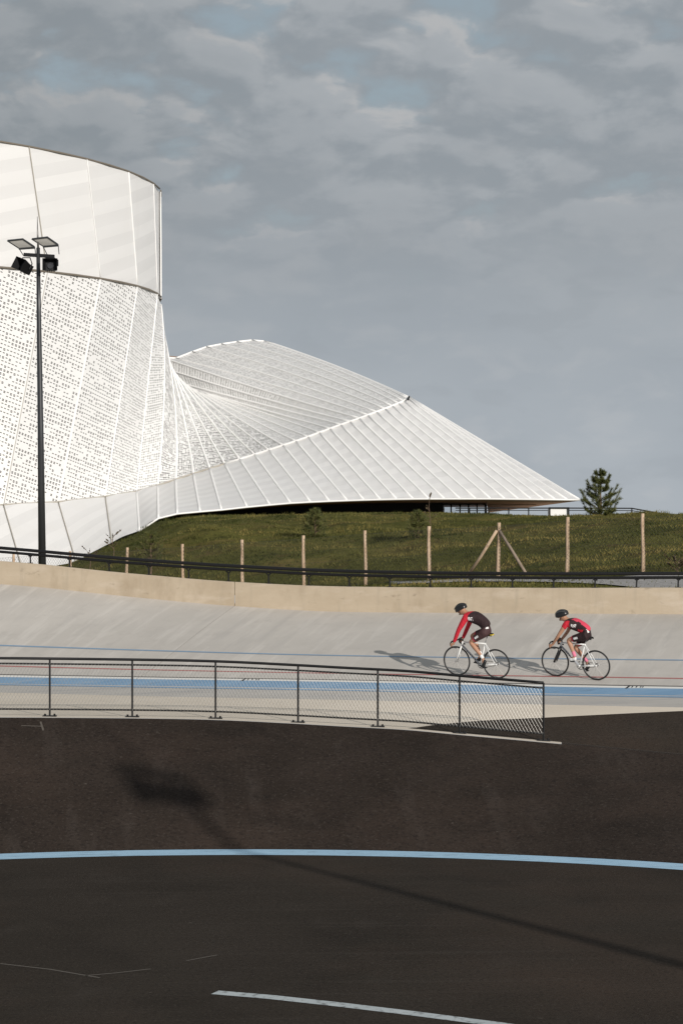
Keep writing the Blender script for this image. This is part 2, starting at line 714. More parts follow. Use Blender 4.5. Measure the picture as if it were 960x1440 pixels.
def asph_t(px):
    if px <= 570:
        return 0.0
    ty = interp(ASPH[0], ASPH[1], px)
    lo, hi = 0.0, 1.0
    for _ in range(30):
        mid = (lo + hi) / 2
        p = apron_pt(px, mid)
        y = HZ + (CH - p.z) / p.y * F
        if y > ty:
            lo = mid
        else:
            hi = mid
    return lo


b = MB()
b.grid([[apron_pt(px, asph_t(px) + (1 - asph_t(px)) * i / 6) for px in TCOLS] for i in range(7)])
tag(b.build('concrete_apron', M['apron'], smooth=True), kind='structure')
b = MB()
rc = [px for px in TCOLS if px >= 570]
b.grid([[apron_pt(px, asph_t(px) * i / 6) for px in rc] for i in range(7)])
tag(b.build('asphalt_ramp', M['asphalt'], smooth=True), kind='structure')


def kerb(name, px0, px1, mat, lift):
    bb = MB()
    n = int((px1 - px0) / 15) + 1
    cols = [px0 + (px1 - px0) * i / n for i in range(n + 1)]
    bb.grid([[(*ring(p, r), crest_z(p) + lift) for p in cols] for r in (R_EDGE, R_OUT)])
    return tag(bb.build(name, mat, smooth=True), kind='structure')


kerb('kerb_strip', -900, 789, M['apron'], .006)
kerb('asphalt_joint', 789.3, 1860, M['asphalt_bank'], .003)
b = MB()
cols = [790 + 10 * i for i in range(60)]
b.grid([[(*ring(p, r), crest_z(p) + .007) for p in cols] for r in (R_EDGE + .22, R_EDGE + .25)])
tag(b.build('joint_line', M['scratch']), kind='structure')

# ------------------------------------------------------------------ outer wall and its rail
b = MB()


def wall_pt(px, back, top):
    q = min(max(px, -300), 1250)
    d, zb = (col_nodes(px))[5]
    zt = CH - (interp(WT[0], WT[1], q) - HZ) / F * d
    return PZ(px, d + (.22 if back else 0), zt if top else zb - .12)


for a, c in ((-900, 329.8), (330.4, 1865)):
    n = int((c - a) / 15)
    cols = [a + (c - a) * i / n for i in range(n + 1)]
    b.grid([[wall_pt(p, 0, 0) for p in cols], [wall_pt(p, 0, 1) - Vector((0, 0, .03)) for p in cols],
            [wall_pt(p, 0, 1) + Vector((0, .03, 0)) for p in cols],
            [wall_pt(p, 1, 1) for p in cols], [wall_pt(p, 1, 0) - Vector((0, 0, .6)) for p in cols]])
    for p in (a, c):
        b.face([b.vert(wall_pt(p, 0, 0)), b.vert(wall_pt(p, 1, 0)), b.vert(wall_pt(p, 1, 1)), b.vert(wall_pt(p, 0, 1))])
tag(b.build('concrete_wall', M['wall']), 'low tan concrete wall rimming the top of the banked cycle track', 'wall')

RAIL = ([-300, 0, 200, 320, 480, 640, 800, 955, 1250], [748, 770.5, 787.5, 795.5, 803, 806, 807, 806.5, 806.5])
rail = empty('wall_rail', wall_pt(480, 1, 1))
rail0 = rail.location.copy()


def rail_pt(px, dz=0, dy=0):
    q = min(max(px, -300), 1250)
    d = wall_pt(px, 0, 1).y + .12
    return PZ(px, d + dy, CH - (interp(RAIL[0], RAIL[1], q) - HZ) / F * d + dz) - rail0


for dz, dy, r_ in ((0, -.03, .042), (-.10, .03, .036)):
    bb = MB()
    bb.tube([rail_pt(px, dz, dy) for px in range(-900, 1870, 20)], r_, 8)
    bb.build('rail_tube', M['black_metal'], rail, smooth=True)
px = -340.0
while px < 1300:
    bb = MB()
    foot = wall_pt(px, 0, 1) + Vector((0, .12, 0)) - rail0
    top = rail_pt(px)
    k = foot.lerp(top, .52)
    bb.tube([foot, k], .02, 6)
    for s in (-1, 1):
        bb.tube([k, rail_pt(px + s * 5.5, -.09)], .018, 6)
    bb.box(foot + Vector((0, 0, .008)), (.13, .09, .016))
    bb.build('bracket', M['black_metal'], rail)
    px += 1.02 * F / (rail_pt(px).y + rail0.y)
tag(rail, 'black twin tube rail on forked brackets along the top of the tan concrete wall', 'railing')

# ------------------------------------------------------------------ near fence on the bank crest
fence = empty('mesh_fence', (*ring(480, R_EDGE + .27), crest_z(480)))
f0 = fence.location.copy()
R_F = R_EDGE + .27
ppx = [-398, -281, -164, -47, 70, 186, 303, 419, 531, 646, 764]


def fence_base(px):
    return Vector((*ring(px, R_F), crest_z(px) + .006)) - f0


def fence_curve(px0, px1, z, n=8):
    return [fence_base(px0 + (px1 - px0) * i / n) + Vector((0, 0, z)) for i in range(n + 1)]


for px in ppx:
    bb = MB()
    base = fence_base(px)
    bb.tube([base, base + Vector((0, 0, 1.1))], .019, 8)
    po = bb.build('post', M['black_metal'], fence)
    bb = MB()
    bb.box(base + Vector((0, 0, .008)), (.26, .12, .016))
    for s in (-.09, .09):
        bb.tube([base + Vector((s, 0, .016)), base + Vector((s, 0, .05))], .02, 6)
    bb.build('base_plate', M['black_metal'], po)
bb = MB()
bb.tube(fence_curve(ppx[0], ppx[-1], 1.1, 90), .026, 8)
bb.build('top_rail', M['black_metal'], fence, smooth=True)
bb = MB()
bb.tube(fence_curve(ppx[0], ppx[-1], 1.0, 90), .017, 6)
bb.build('mid_rail', M['black_metal'], fence, smooth=True)
bb = MB()
bb.tube(fence_curve(ppx[0], ppx[-1], .135, 90), .017, 6)
bb.build('bottom_rail', M['black_metal'], fence, smooth=True)
for a, c in zip(ppx[:-1], ppx[1:]):
    bb = MB()
    bm_len = (fence_base(c) - fence_base(a)).length
    z0, z1, pitch = .135, 1.0, .066
    hh = z1 - z0
    nn = int(bm_len / pitch)
    run = .50
    for s in (1, -1):
        i = -int(run / pitch) - 1
        while i < nn + int(run / pitch) + 1:
            u0 = i * pitch
            u1 = u0 + s * run
            t0, t1 = 0.0, 1.0
            # clip to the bay
            lo, hi = 0.0, bm_len
            if u0 < lo:
                t0 = (lo - u0) / (u1 - u0) if u1 != u0 else 0
            if u0 > hi:
                t0 = (hi - u0) / (u1 - u0)
            if u1 > hi:
                t1 = (hi - u0) / (u1 - u0)
            if u1 < lo:
                t1 = (lo - u0) / (u1 - u0)
            if 0 <= t0 < t1 <= 1:
                p = []
                for t in (t0, t1):
                    u = (u0 + (u1 - u0) * t) / bm_len
                    p.append(fence_base(a + (c - a) * u) + Vector((0, .002 * s, z0 + hh * t)))
                bb.tube(p, .0021, 3, cap=False)
            i += 1
    # tie wires round the rails
    k = 0
    while k * .066 < bm_len:
        q = fence_base(a + (c - a) * min(1, k * .066 / bm_len))
        bb.tube([q + Vector((0, -.02, .985)), q + Vector((.012, -.02, 1.022))], .005, 4, cap=False)
        bb.tube([q + Vector((0, -.02, .125)), q + Vector((.012, -.02, .165))], .005, 4, cap=False)
        k += 1
    bb.build('wire_mesh', M['galv'], fence)
tag(fence, 'black tube fence with diamond wire mesh on the crest of the dark asphalt bank', 'fence')

# ------------------------------------------------------------------ hill behind the wall
FD = ([-400, 0, 177, 300, 500, 700, 960, 1300], [92, 83, 79.5, 77, 73, 69, 64, 58])
FZ = ([-400, 0, 177, 300, 500, 700, 960, 1300], [1.6, 2.15, 2.72, 3.05, 3.45, 3.86, 4.14, 4.3])
EDY = ([-400, 0, 60, 100, 150, 200, 230, 290, 400, 500, 600, 700, 760, 800, 880, 960, 1300],
       [860, 825, 806, 793, 772, 752, 741, 734, 735, 733, 734, 734, 731, 729, 727.5, 727, 728])
CRY = ([-400, 0, 60, 100, 150, 200, 230, 290, 400, 500, 600, 700, 760, 800, 880, 960, 1300],
       [855, 822, 804, 792, 770.5, 748, 735.5, 725.5, 724, 721.5, 721, 723.5, 725.5, 726, 724.5, 724, 725])
hcols = list(range(-1500, -400, 60)) + list(range(-400, 1400, 12)) + list(range(1400, 2600, 60))


def bumpy(x, y):
    return (.10 * math.sin(x * .9 + 1.3 * math.sin(y * .31)) * math.sin(y * .42 + .7) +
            .06 * math.sin(x * 2.1 + y * .7) + .05 * math.sin(x * .53 - y * 1.3 + 2))


def hill_col(px):
    q = min(max(px, -400), 1300)
    w = wall_pt(px, 1, 1)
    fd, fz = interp(*FD, q), interp(*FZ, q)
    de, dc = 94.0, 107.5
    ze = CH - (interp(*EDY, q) - HZ) / F * de
    zc = CH - (interp(*CRY, q) - HZ) / F * dc
    ds, zs = [w.y + .05, (w.y * .6 + fd * .4), fd, fd + (de - fd) * .5, de, dc, 116, 140, 220, 2500], None
    zw = w.z - .14
    zs = [zw, (zw * .5 + fz * .5) if zw > fz else zw + .02, fz, fz + (ze - fz) * .56, ze, zc, min(zc, 5.3), 5.2, 5.0, 4.0]
    return ds, zs


def hill_z(px, d):
    ds, zs = hill_col(px)
    z = interp(ds, zs, d)
    if d < 104:
        x = (px - 480) / F * d
        k = min(1, max(0, (d - ds[2]) / 6)) * min(1, max(0, (104 - d) / 5))
        z += bumpy(x, d) * k
    return z


b = MB()
hrows = []
steps = [i / 46 for i in range(47)]
tail = [109, 112, 116, 125, 140, 180, 260, 600, 2500]
for s in steps:
    r = []
    for px in hcols:
        ds, zs = hill_col(px)
        d = ds[0] + (107.5 - ds[0]) * s
        r.append(PZ(px, d, hill_z(px, d)))
    hrows.append(r)
for d in tail:
    r = []
    for px in hcols:
        ds, zs = hill_col(px)
        r.append(PZ(px, d, interp(ds, zs, d)))
    hrows.append(r)
b.grid(hrows)
tag(b.build('grass_hill', M['soil'], smooth=True), kind='structure')

b = MB()
b.grid([[PZ(px, d, 5.44) for px in range(560, 961, 40)] for d in (110, 114, 120, 128, 138)])
tag(b.build('soffit_bounce_sheet', M['apron']), kind='structure')  # unseen pale sheet, added to bounce sunlight up onto the soffit

# gravel patch behind the wall on the right
b = MB()
gc = [(548, 819, 822), (600, 817.5, 821), (660, 815, 819), (720, 815, 819), (790, 814.5, 820), (850, 814, 823), (880, 811.5, 826),
      (910, 810, 830), (960, 806, 832), (1100, 802, 838), (1300, 800, 840)]


def hit_hill(px, y):
    lo, hi = hill_col(px)[0][0], 100.0
    for _ in range(30):
        mid = (lo + hi) / 2
        yy = HZ + (CH - hill_z(px, mid)) / mid * F
        if yy > y:
            lo = mid
        else:
            hi = mid
    return lo


rows = [[], [], [], []]
for i, (a, y0, y1) in enumerate(gc):
    d0, d1 = hit_hill(a, y1), hit_hill(a, y0)
    for k in range(4):
        d = d0 + (d1 - d0) * k / 3
        rows[k].append(PZ(a, d, hill_z(a, d) + .03))
b.grid(rows)
tag(b.build('gravel_strip', M['gravel'], smooth=True), kind='structure')

# grass blades
def grass_mat():
    m, nt, bs = newmat('grass blades')
    N, L = nt.nodes, nt.links
    tc = N.new('ShaderNodeTexCoord')
    mp = N.new('ShaderNodeMapping')
    mp.inputs['Scale'].default_value = (.16, .3, .4)
    L.new(tc.outputs['Object'], mp.inputs[0])
    nz = N.new('ShaderNodeTexNoise')
    nz.inputs['Scale'].default_value = 1.3
    nz.inputs['Detail'].default_value = 7
    L.new(mp.outputs[0], nz.inputs['Vector'])
    cr = N.new('ShaderNodeValToRGB')
    e = cr.color_ramp.elements
    e[0].position, e[0].color = .36, (.034, .042, .009, 1)
    e[1].position, e[1].color = .68, (.22, .172, .055, 1)
    k = e.new(.5)
    k.color = (.094, .092, .026, 1)
    L.new(nz.outputs['Fac'], cr.inputs['Fac'])
    L.new(cr.outputs['Color'], bs.inputs['Base Color'])
    bs.inputs['Roughness'].default_value = .8
    bs.inputs['Specular IOR Level'].default_value = .15
    return m


M['grass'] = grass_mat()
gv, gf = [], []
rng = random.Random(3)
for _ in range(1500):
    px = rng.uniform(150, 985)
    ds = hill_col(px)[0]
    d = ds[2] + (104 - ds[2]) * rng.random()
    base = PZ(px, d, hill_z(px, d) - .02)
    hh = rng.uniform(.08, .22)
    for _k in range(12):
        a = rng.uniform(0, 6.28)
        o_ = base + Vector((rng.gauss(0, .09), rng.gauss(0, .09), 0))
        lean = Vector((rng.gauss(0, .35), rng.gauss(0, .35), 1)) * hh * rng.uniform(.6, 1)
        ox = Vector((math.cos(a), math.sin(a), 0)) * .014
        n = len(gv)
        gv += [tuple(o_ - ox), tuple(o_ + ox), tuple(o_ + lean)]
        gf.append((n, n + 1, n + 2))
made = 0
while made < 46000:
    px = rng.uniform(60, 985)
    ds = hill_col(px)[0]
    u = rng.random()
    d = ds[0] + .3 + (107.0 - ds[0]) * u
    if px < 230 and d > 103:
        continue
    if d < ds[2] and px > 840:
        if rng.random() < .8:
            continue
    base = PZ(px, d, hill_z(px, d) - .01)
    h = rng.uniform(.04, .11) * (1 if d < 90 else .7) * (1.35 if rng.random() < .12 else 1)
    a = rng.uniform(0, math.pi)
    w = rng.uniform(.012, .03)
    lean = Vector((rng.uniform(-.6, .6), rng.uniform(-.6, .6), 1)) * h
    ox = Vector((math.cos(a) * w, math.sin(a) * w, 0))
    n = len(gv)
    gv += [tuple(base - ox), tuple(base + ox), tuple(base + lean)]
    gf.append((n, n + 1, n + 2))
    made += 1
me = bpy.data.meshes.new('grass')
me.from_pydata(gv, [], gf)
me.materials.append(M['grass'])
o = bpy.data.objects.new('grass', me)
COL.objects.link(o)
tag(o, 'short dull green and straw coloured grass on the slope behind the wire fence', 'grass', kind='stuff')

# ------------------------------------------------------------------ wooden post and wire fence
wf = empty('wire_fence', (0, 70, hill_z(480, 70)))
w0 = wf.location.copy()
wposts = [(-72, 786), (20, 779), (99, 775), (177, 770), (258, 765), (341, 759), (427, 753), (514, 746), (603, 740), (700, 735), (797, 727), (904, 722), (1020, 717), (1140, 712)]
tops = []
for (px, ty) in wposts:
    d = interp(*FD, px)
    zt = CH - (ty - HZ) / F * d
    zb = hill_z(px, d) - .1
    bb = MB()
    n = 7
    jx, jy = rng.uniform(-.05, .05), rng.uniform(-.04, .04)
    pts, rad = [], []
    for i in range(n):
        t = i / (n - 1)
        w = math.sin(t * 7 + px) * .008
        pts.append(PZ(px, d, zb + (zt - zb) * t) + Vector((jx * t + w, jy * t, 0)) - w0)
        rad.append(.062 - .012 * t + rng.uniform(-.006, .006))
    bb.tube(pts, rad, 8)
    bb.build('post', M['wood'], wf, smooth=True)
    tops.append((px, d, zt, hill_z(px, d)))
for s, ex, mm in ((-1, 655, 'wood'), (1, 741, 'wood_grey')):
    px, d, zt, zb = tops[9]
    dd = interp(*FD, ex)
    bb = MB()
    bb.tube([PZ(px + s * 2, d - .06, zt - .24) - w0, PZ((px + ex) / 2, (d + dd) / 2 - .06, (zt + hill_z(ex, dd)) / 2 - .1 + .02 * s) - w0,
             PZ(ex, dd - .06, hill_z(ex, dd)) - w0], [.045, .05, .048], 7)
    bb.build('brace', M[mm], wf, smooth=True)
bb = MB()


def wf_pt(u, t):
    """u: fractional post index"""
    i = min(int(u), len(tops) - 2)
    k = u - i
    a, c = tops[i], tops[i + 1]
    px = a[0] + (c[0] - a[0]) * k
    d = a[1] + (c[1] - a[1]) * k
    zt = a[2] + (c[2] - a[2]) * k - .10
    zb = a[3] + (c[3] - a[3]) * k + .03
    return PZ(px, d - .055, zb + (zt - zb) * t) - w0


npb = 23
for i in range(len(tops) - 1):
    for s in (1, -1):
        for k in range(npb * 2 + 14):
            u0 = i + (k - 16) / npb
            u1 = u0 + s * .62
            if i <= u0 < i + 1 and 0 <= u1 <= len(tops) - 1:
                bb.tube([wf_pt(u0, 0), wf_pt((u0 + u1) / 2, .5), wf_pt(u1, 1)], .0030, 3, cap=False)
for t in (0.02, .5, .99):
    bb.tube([wf_pt(u / 4, t) for u in range(4 * (len(tops) - 1) + 1)], .003, 3)
bb.build('wire_mesh', M['wire_dark'], wf)
tag(wf, 'wire mesh fence on peeled wooden posts at the foot of the grass slope', 'fence')

# ------------------------------------------------------------------ the white building
bld = empty('arena_building', (-10, 116, 5.5))
B0 = bld.location.copy()
TCx, TCy, TR = -28.05, 125.0, 18.1
Z_T, Z_M = 23.75, 17.95


def drum(phi, z, rr=TR):
    x = TCx + rr * math.cos(phi)
    if z > 23:
        z += .048 * (-9.9 - x)
    return Vector((x, TCy - rr * math.sin(phi), z))


def bez(a, m, c, t):
    """quadratic curve through m at t=.5"""
    k = m * 2 - (a + c) * .5
    return a * (1 - t) ** 2 + k * 2 * t * (1 - t) + c * t * t


# seams: dict with T, M, mid (between M and E), E, Bt
seams = []
left = []
# hidden back of the drum first, then round to the right-hand silhouette
Epx = [(-430, 722, 113), (-330, 722, 110), (-240, 720, 108), (-155, 717, 107.5), (-75, 713, 108), (5, 710, 109.3), (82, 706, 112), (148, 698.5, 115), (192, 691, 117.3)]
Bpx = [(-390, 900, 109), (-300, 900, 106), (-210, 890, 104), (-125, 870, 104), (-45, 838, 104.6), (33, 806, 105.5), (107, 791, 107), (157, 763, 108), (196, 746.5, 108.6)]
mphi = [117.2 - 12.5 * i for i in range(9)]
mphi = [R(104.7 - 12.55 * i + .0) for i in range(9)]
# phi of the last one must be 4.3 degrees
shift = R(4.3) - mphi[-1]
mphi = [p + shift for p in mphi]
for i in range(9):
    e = P(*Epx[i])
    bt = P(*Bpx[i])
    m_ = drum(mphi[i], Z_M)
    t_ = drum(mphi[i] + R(3.6), Z_T)
    seams.append(dict(T=t_, M=m_, E=e, B=bt, mid=m_.lerp(e, .5), cols=17))
# fan and lobe: (E px), (start px,y,d), waypoint px at y=600 or None
fan = [
    ((221.5, 682.5, 118.3), (226.5, 428, 125.2), (231.0, 540), (222.5, 728.5, 109)),
    ((247, 674, 118.9), (229.5, 462, 126.4), (246.5, 575), (249, 722, 109.6)),
    ((272, 666, 119.2), (233, 487, 127.5), (258, 585), (281, 719, 110)),
    ((295, 658.5, 119.4), (236.5, 503, 128.5), (269, 588), (311, 716.5, 110.4)),
    ((316, 652, 119.4), (240, 514, 129.5), (280, 588), (347, 712.5, 110.8)),
    ((337, 645.5, 119.4), (245, 523, 130.4), (294, 588), (379, 709.5, 111)),
    ((358, 639, 119.3), (251.5, 531, 131.2), (308, 590), (408, 707, 111.2)),
    ((378, 632.5, 119.2), (259, 538, 132), (322, 590), (436, 705.5, 111.3)),
    ((398, 626, 119.1), (268, 544.5, 132.8), (337, 590), (462.5, 704.3, 111.4)),
    ((416, 620, 119), (279, 550, 133.5), (351, 588.5), (487.5, 703.4, 111.5)),
    ((433, 614, 119), (287, 553, 133.8), (364, 586.5), (511, 702.6, 111.5)),
    ((449, 608, 119), (282, 551.5, 134.2), (377, 583), (534, 702, 111.5)),
    ((464, 602.5, 119), (263, 545.5, 134.6), (375, 577.5), (557, 701.5, 111.5)),
    ((479, 597, 119), (243, 536, 135.2), (374, 570), (580, 701.2, 111.5)),
    ((492, 592.5, 119), (231, 518, 136.0), (372, 560.5), (602, 701, 111.5)),
    ((505, 588, 119), (226, 502, 137.2), (372, 549), (624, 701, 111.5)),
    ((517, 583.5, 119), (247, 503.5, 139), (384, 541.5), (646, 701, 111.5)),
    ((529, 579, 119.1), (270, 494.5, 141.5), (398, 534), (668, 701, 111.5)),
    ((541, 574.5, 119.2), (290, 487.5, 143.5), (413, 526.5), (689, 701, 111.5)),
    ((551, 570.5, 119.4), (311, 483.5, 146), (428, 520.5), (709, 701.2, 111.5)),
    ((560, 567, 119.6), (333, 480.3, 146.5), (444, 516), (728, 701.4, 111.5)),
    ((567, 563.5, 119.9), (354, 478, 147), (459, 514), (746, 701.6, 111.5)),
    ((573, 560, 120.2), (371, 479.5, 147.4), (473, 515.5), (763, 701.8, 111.5)),
    ((574.6, 558.4, 120.8), (378, 481, 150), (478, 516.8), (780, 702, 111.6)),
    ((575.3, 558.2, 121.6), None, None, (797, 702.2, 111.8)),
    ((575.6, 558.4, 122.6), None, None, (814.5, 702.3, 112.2)),
]
for fi, (e, s, w, bt) in enumerate(fan):
    E = P(*e)
    Bv = P(*bt)
    if s is None:
        seams.append(dict(T=None, M=None, E=E, B=Bv, mid=None, cols=8))
        continue
    if fi < 11:
        s = (s[0], s[1], 125.2 + (s[2] - 125.2) * .32)
    else:
        s = (s[0], s[1], 128.2 + .62 * min(fi - 11, 6) + .42 * max(0, fi - 17))
    S = P(*s)
    dm = (s[2] + e[2]) / 2 + .9
    seams.append(dict(T=None, M=S, E=E, B=Bv, mid=P(w[0], w[1], dm), cols=8))


def strip(bb, ca, cb, nv, nu, bulge, ripple, u0, ncol, rowlen, mat=0, wave=1.1, shear=0.0, margin=0.0):
    """fills the strip between two seam curves (functions of t); UV in slot columns and rows"""
    rows, uvs = [], []
    acc = 0.0
    last = None
    for i in range(nv + 1):
        t = i / nv
        a, c = ca(t), cb(t)
        mid = (a + c) * .5
        if last is not None:
            acc += (mid - last).length
        last = mid
        t2 = min(1, t + .02)
        tv = (ca(t2) + cb(t2)) * .5 - (ca(max(0, t - .02)) + cb(max(0, t - .02))) * .5
        nrm = (c - a).cross(tv)
        if nrm.length > 1e-9:
            nrm.normalize()
        if nrm.y > 0:
            nrm = -nrm
        r, ur = [], []
        us = [j / nu for j in range(nu + 1)]
        if margin:
            us = [0.0, margin] + [margin + (1 - 2 * margin) * j / nu for j in range(1, nu)] + [1 - margin, 1.0]
        for j, u in enumerate(us):
            k = 4 * u * (1 - u)
            disp = bulge * k
            if ripple:
                disp += ripple * k * math.sin(2 * math.pi * (acc / wave + u * 1.2))
            r.append(a.lerp(c, u) + nrm * disp - B0)
            if margin:
                q = min(1.0, max(0.0, (u - margin) / (1 - 2 * margin)))
                ur.append((u0 + round(q * ncol) if j in (0, 1, len(us) - 2, len(us) - 1) else u0 + q * ncol, acc / rowlen + shear * u))
            else:
                ur.append((u0 + u * ncol, acc / rowlen + shear * u))
        rows.append(r)
        uvs.append(ur)
    bb.grid(rows, mat, uvs)


def cu(a, c):
    return lambda t: a.lerp(c, t)


def cq(s):
    return lambda t: bez(s['M'], s['mid'], s['E'], t)


band, perf, skirt = MB(), MB(), MB()
# the drum top band all the way round
phis = mphi[:]
full = [mphi[0] + R(12.55) * k for k in range(20, 0, -1)] + mphi
for i in range(len(full) - 1):
    a, c = full[i], full[i + 1]
    strip(band, cu(drum(a + R(3.6), Z_T), drum(a, Z_M)), cu(drum(c + R(3.6), Z_T), drum(c, Z_M)), 40, 6, .05, .012, i, 1, .62, wave=1.24, shear=.8)
c = mphi[-1]
n_more = 3
for k in range(4):
    a2 = c - R(12.55) * k
    c2 = c - R(12.55) * (k + 1)
    strip(band, cu(drum(a2 + R(3.6), Z_T), drum(a2, Z_M)), cu(drum(c2 + R(3.6), Z_T), drum(c2, Z_M)), 20, 6, .0, .0, 30 + k, 1, .62, wave=1.24, shear=.8)
uacc = 0
for i in range(len(seams) - 1):
    a, c = seams[i], seams[i + 1]
    if a['M'] is not None and c['M'] is not None:
        n = a['cols'] if i < 8 else (9 if i < 10 else (8 if i < 17 else 14))
        strip(perf, cq(a), cq(c), 40, 4, -.02 if i >= 8 else 0.0, 0, uacc, n, (.205 if i < 7 else (.165 if i < 12 else .20)), mat=1 if 9 <= i < 17 else 0, shear=-5.2 if i < 8 else -1.3, margin=.018 if i < 9 else .07)
        uacc += n
    rl = .85 if i < 10 else .52
    strip(skirt, cu(a['E'], a['B']), cu(c['E'], c['B']), 40, 6, (.05 if i < 9 else -.03), .012, i, 1, rl, wave=rl * 2, shear=.9 if i < 10 else -.6)
band.build('crown_band', M['panel'], bld, smooth=True)
perf.build('perforated_cladding', [M['perf'], M['perf_fine']], bld, smooth=True)
skirt.build('skirt_cladding', M['panel'], bld, smooth=True)

# ribs and seams between the sheets
def out(p, k=.03):
    return p + Vector((.1, -1, .25)).normalized() * k - B0


for i, s in enumerate(seams):
    if i < 3:
        continue
    if s['M'] is not None and i > 2:
        bb = MB()
        wide = .028 if i < 6 else .036 if i < 8 else (.046 if i < 12 else .06)
        bb.tube([out(cq(s)(t / 24), -.018) for t in range(25)], wide, 8)
        bb.build('rib', M['rib'] if i > 5 else M['pale_seam'], bld, smooth=True)
    bb = MB()
    if i < 8:
        bb.tube([out(s['E'].lerp(s['B'], t / 10), .045) for t in range(11)], .03, 5)
        bb.build('seam', M['thin_seam'], bld, smooth=True)
    else:
        bb.tube([out(s['E'].lerp(s['B'], t / 10), -.030) for t in range(11)], .062, 8)
        bb.build('rib', M['rib'], bld, smooth=True)
    if s['T'] is not None:
        bb = MB()
        bb.tube([out(s['T'].lerp(s['M'], t / 10), (.03 if i < 7 else (.0 if i < 8 else -.035))) for t in range(11)], .03 if i < 7 else .04, 5)
        bb.build('seam', M['thin_seam'] if i < 6 else M['rib'], bld, smooth=True)
bb = MB()
bb.tube([drum(R(-3.6) + R(2.6) * (1 - t), Z_M + (Z_T - Z_M) * (1 - t), TR - .01) - B0 for t in (0, .5, 1)], .045, 6)
bb.build('rib', M['rib'], bld)
# edges
bb = MB()
bb.tube([drum(full[0] + R(3.6) - R(12.55) * k / 2, Z_T + .03, TR + .01) - B0 for k in range(58)], .05, 6)
bb.build('coping', M['trim'], bld, smooth=True)
bb = MB()
bb.tube([drum(full[0] - R(12.55) * k / 2, Z_M + .02, TR + .0) - B0 for k in range(58)], .055, 6)
bb.build('shadow_trim', M['trim'], bld, smooth=True)
bb = MB()
bb.tube([out(s['E'], .02) for s in seams[:14]], .045, 6)
bb.build('edge_trim', M['thin_seam'], bld, smooth=True)
bb = MB()
bb.tube([out(s['E'], .02) for s in seams[13:]], .06, 6)
bb.build('edge_trim', M['rib'], bld, smooth=True)
bb = MB()
bb.tube([out(s['B'], .0) - Vector((0, 0, .02)) for s in seams[8:]], .05, 6)
bb.build('eave_trim', M['rib'], bld, smooth=True)
bb = MB()
bb.tube([out(s['M'], .0) for s in seams[24:33]], .05, 6)
bb.build('ridge_trim', M['rib'], bld, smooth=True)
# roof cap of the drum, hidden rear slopes
bb = MB()
cap = [drum(R(12.55) * k, Z_T - .4, TR - .2) - B0 for k in range(29)]
bb.face([bb.vert(p) for p in cap])
bb.build('drum_roof', M['rib'], bld)
bb = MB()
lob = seams[23:33]
bb.grid([[s['M'] - B0 for s in lob], [s['M'] + Vector((2, 9, -1.5)) - B0 for s in lob], [s['M'] + Vector((4, 16, -9)) - B0 for s in lob]])
tip = seams[-1]
bb.grid([[tip['E'] - B0, tip['E'].lerp(tip['B'], .5) - B0, tip['B'] - B0],
         [P(520, 590, 140) - B0, P(605, 650, 136) - B0, P(694, 719, 125) - B0]])
bb.grid([[lob[-1]['M'] - B0, lob[-1]['mid'] - B0, tip['E'] - B0], [lob[-1]['M'] + Vector((2, 9, -1.5)) - B0, lob[-1]['mid'] + Vector((-1, 9, -2)) - B0, P(520, 590, 140) - B0]])
bb.build('rear_cladding', M['panel'], bld)
bb = MB()
bb.grid([[P(205, 512, 150) - B0, P(252, 503, 150) - B0], [P(205, 497, 150) - B0, P(249.5, 501, 150) - B0], [P(205, 497, 158) - B0, P(249.5, 501, 158) - B0]])
bb.build('rear_roof', M['rear_roof'], bld)
bb = MB()
bb.tube([P(575.2, 557.5, 120) - B0, P(573.2, 562, 119.6) - B0], .05, 6)
bb.build('ridge_clip', M['black_metal'], bld)

# recess under the eave: soffit, black wall, glazing
eb = [(480 + q['B'].x / q['B'].y * F, q['B']) for q in seams[8:]]


def eave_at(px):
    for (a_, A), (c_, C) in zip(eb[:-1], eb[1:]):
        if px <= c_:
            return A.lerp(C, (px - a_) / (c_ - a_))
    return eb[-1][1]


def soffit_piece(px0, px1, far):
    cols_ = [px0 + (px1 - px0) * i / 24 for i in range(25)]
    q = MB()
    q.grid([[(eave_at(p) + Vector((0, .03, -.07))).lerp(far(p), k / 4) - B0 for p in cols_] for k in range(5)])
    q.build('soffit', M['soffit'], bld, smooth=True)


soffit_piece(198, 684, lambda p: PZ(p, 125, CH + interp([198, 300, 400, 600, 684], [.10, .45, .7, .84, .84], p)))
soffit_piece(684, 814, lambda p: P(686, 721, 125).lerp(eb[-1][1] + Vector((.05, .1, -.06)), (p - 684) / 130))
bb = MB()
pl = P(735, 709.5, 118)
bb.box(P(720, 709.8, 115.6) - B0, (2.4, .25, .04))
bb.build('ceiling_strip', plain('pale soffit strip', (.4, .3, .22), .6), bld)
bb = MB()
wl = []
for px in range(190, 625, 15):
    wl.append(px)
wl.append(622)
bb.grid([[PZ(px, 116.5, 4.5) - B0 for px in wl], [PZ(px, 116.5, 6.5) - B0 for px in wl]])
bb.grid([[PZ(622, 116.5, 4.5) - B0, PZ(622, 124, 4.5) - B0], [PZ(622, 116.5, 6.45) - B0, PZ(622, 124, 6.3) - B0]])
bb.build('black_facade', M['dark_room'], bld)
wpx = [622, 634, 646.5, 658.5, 670.5, 682]
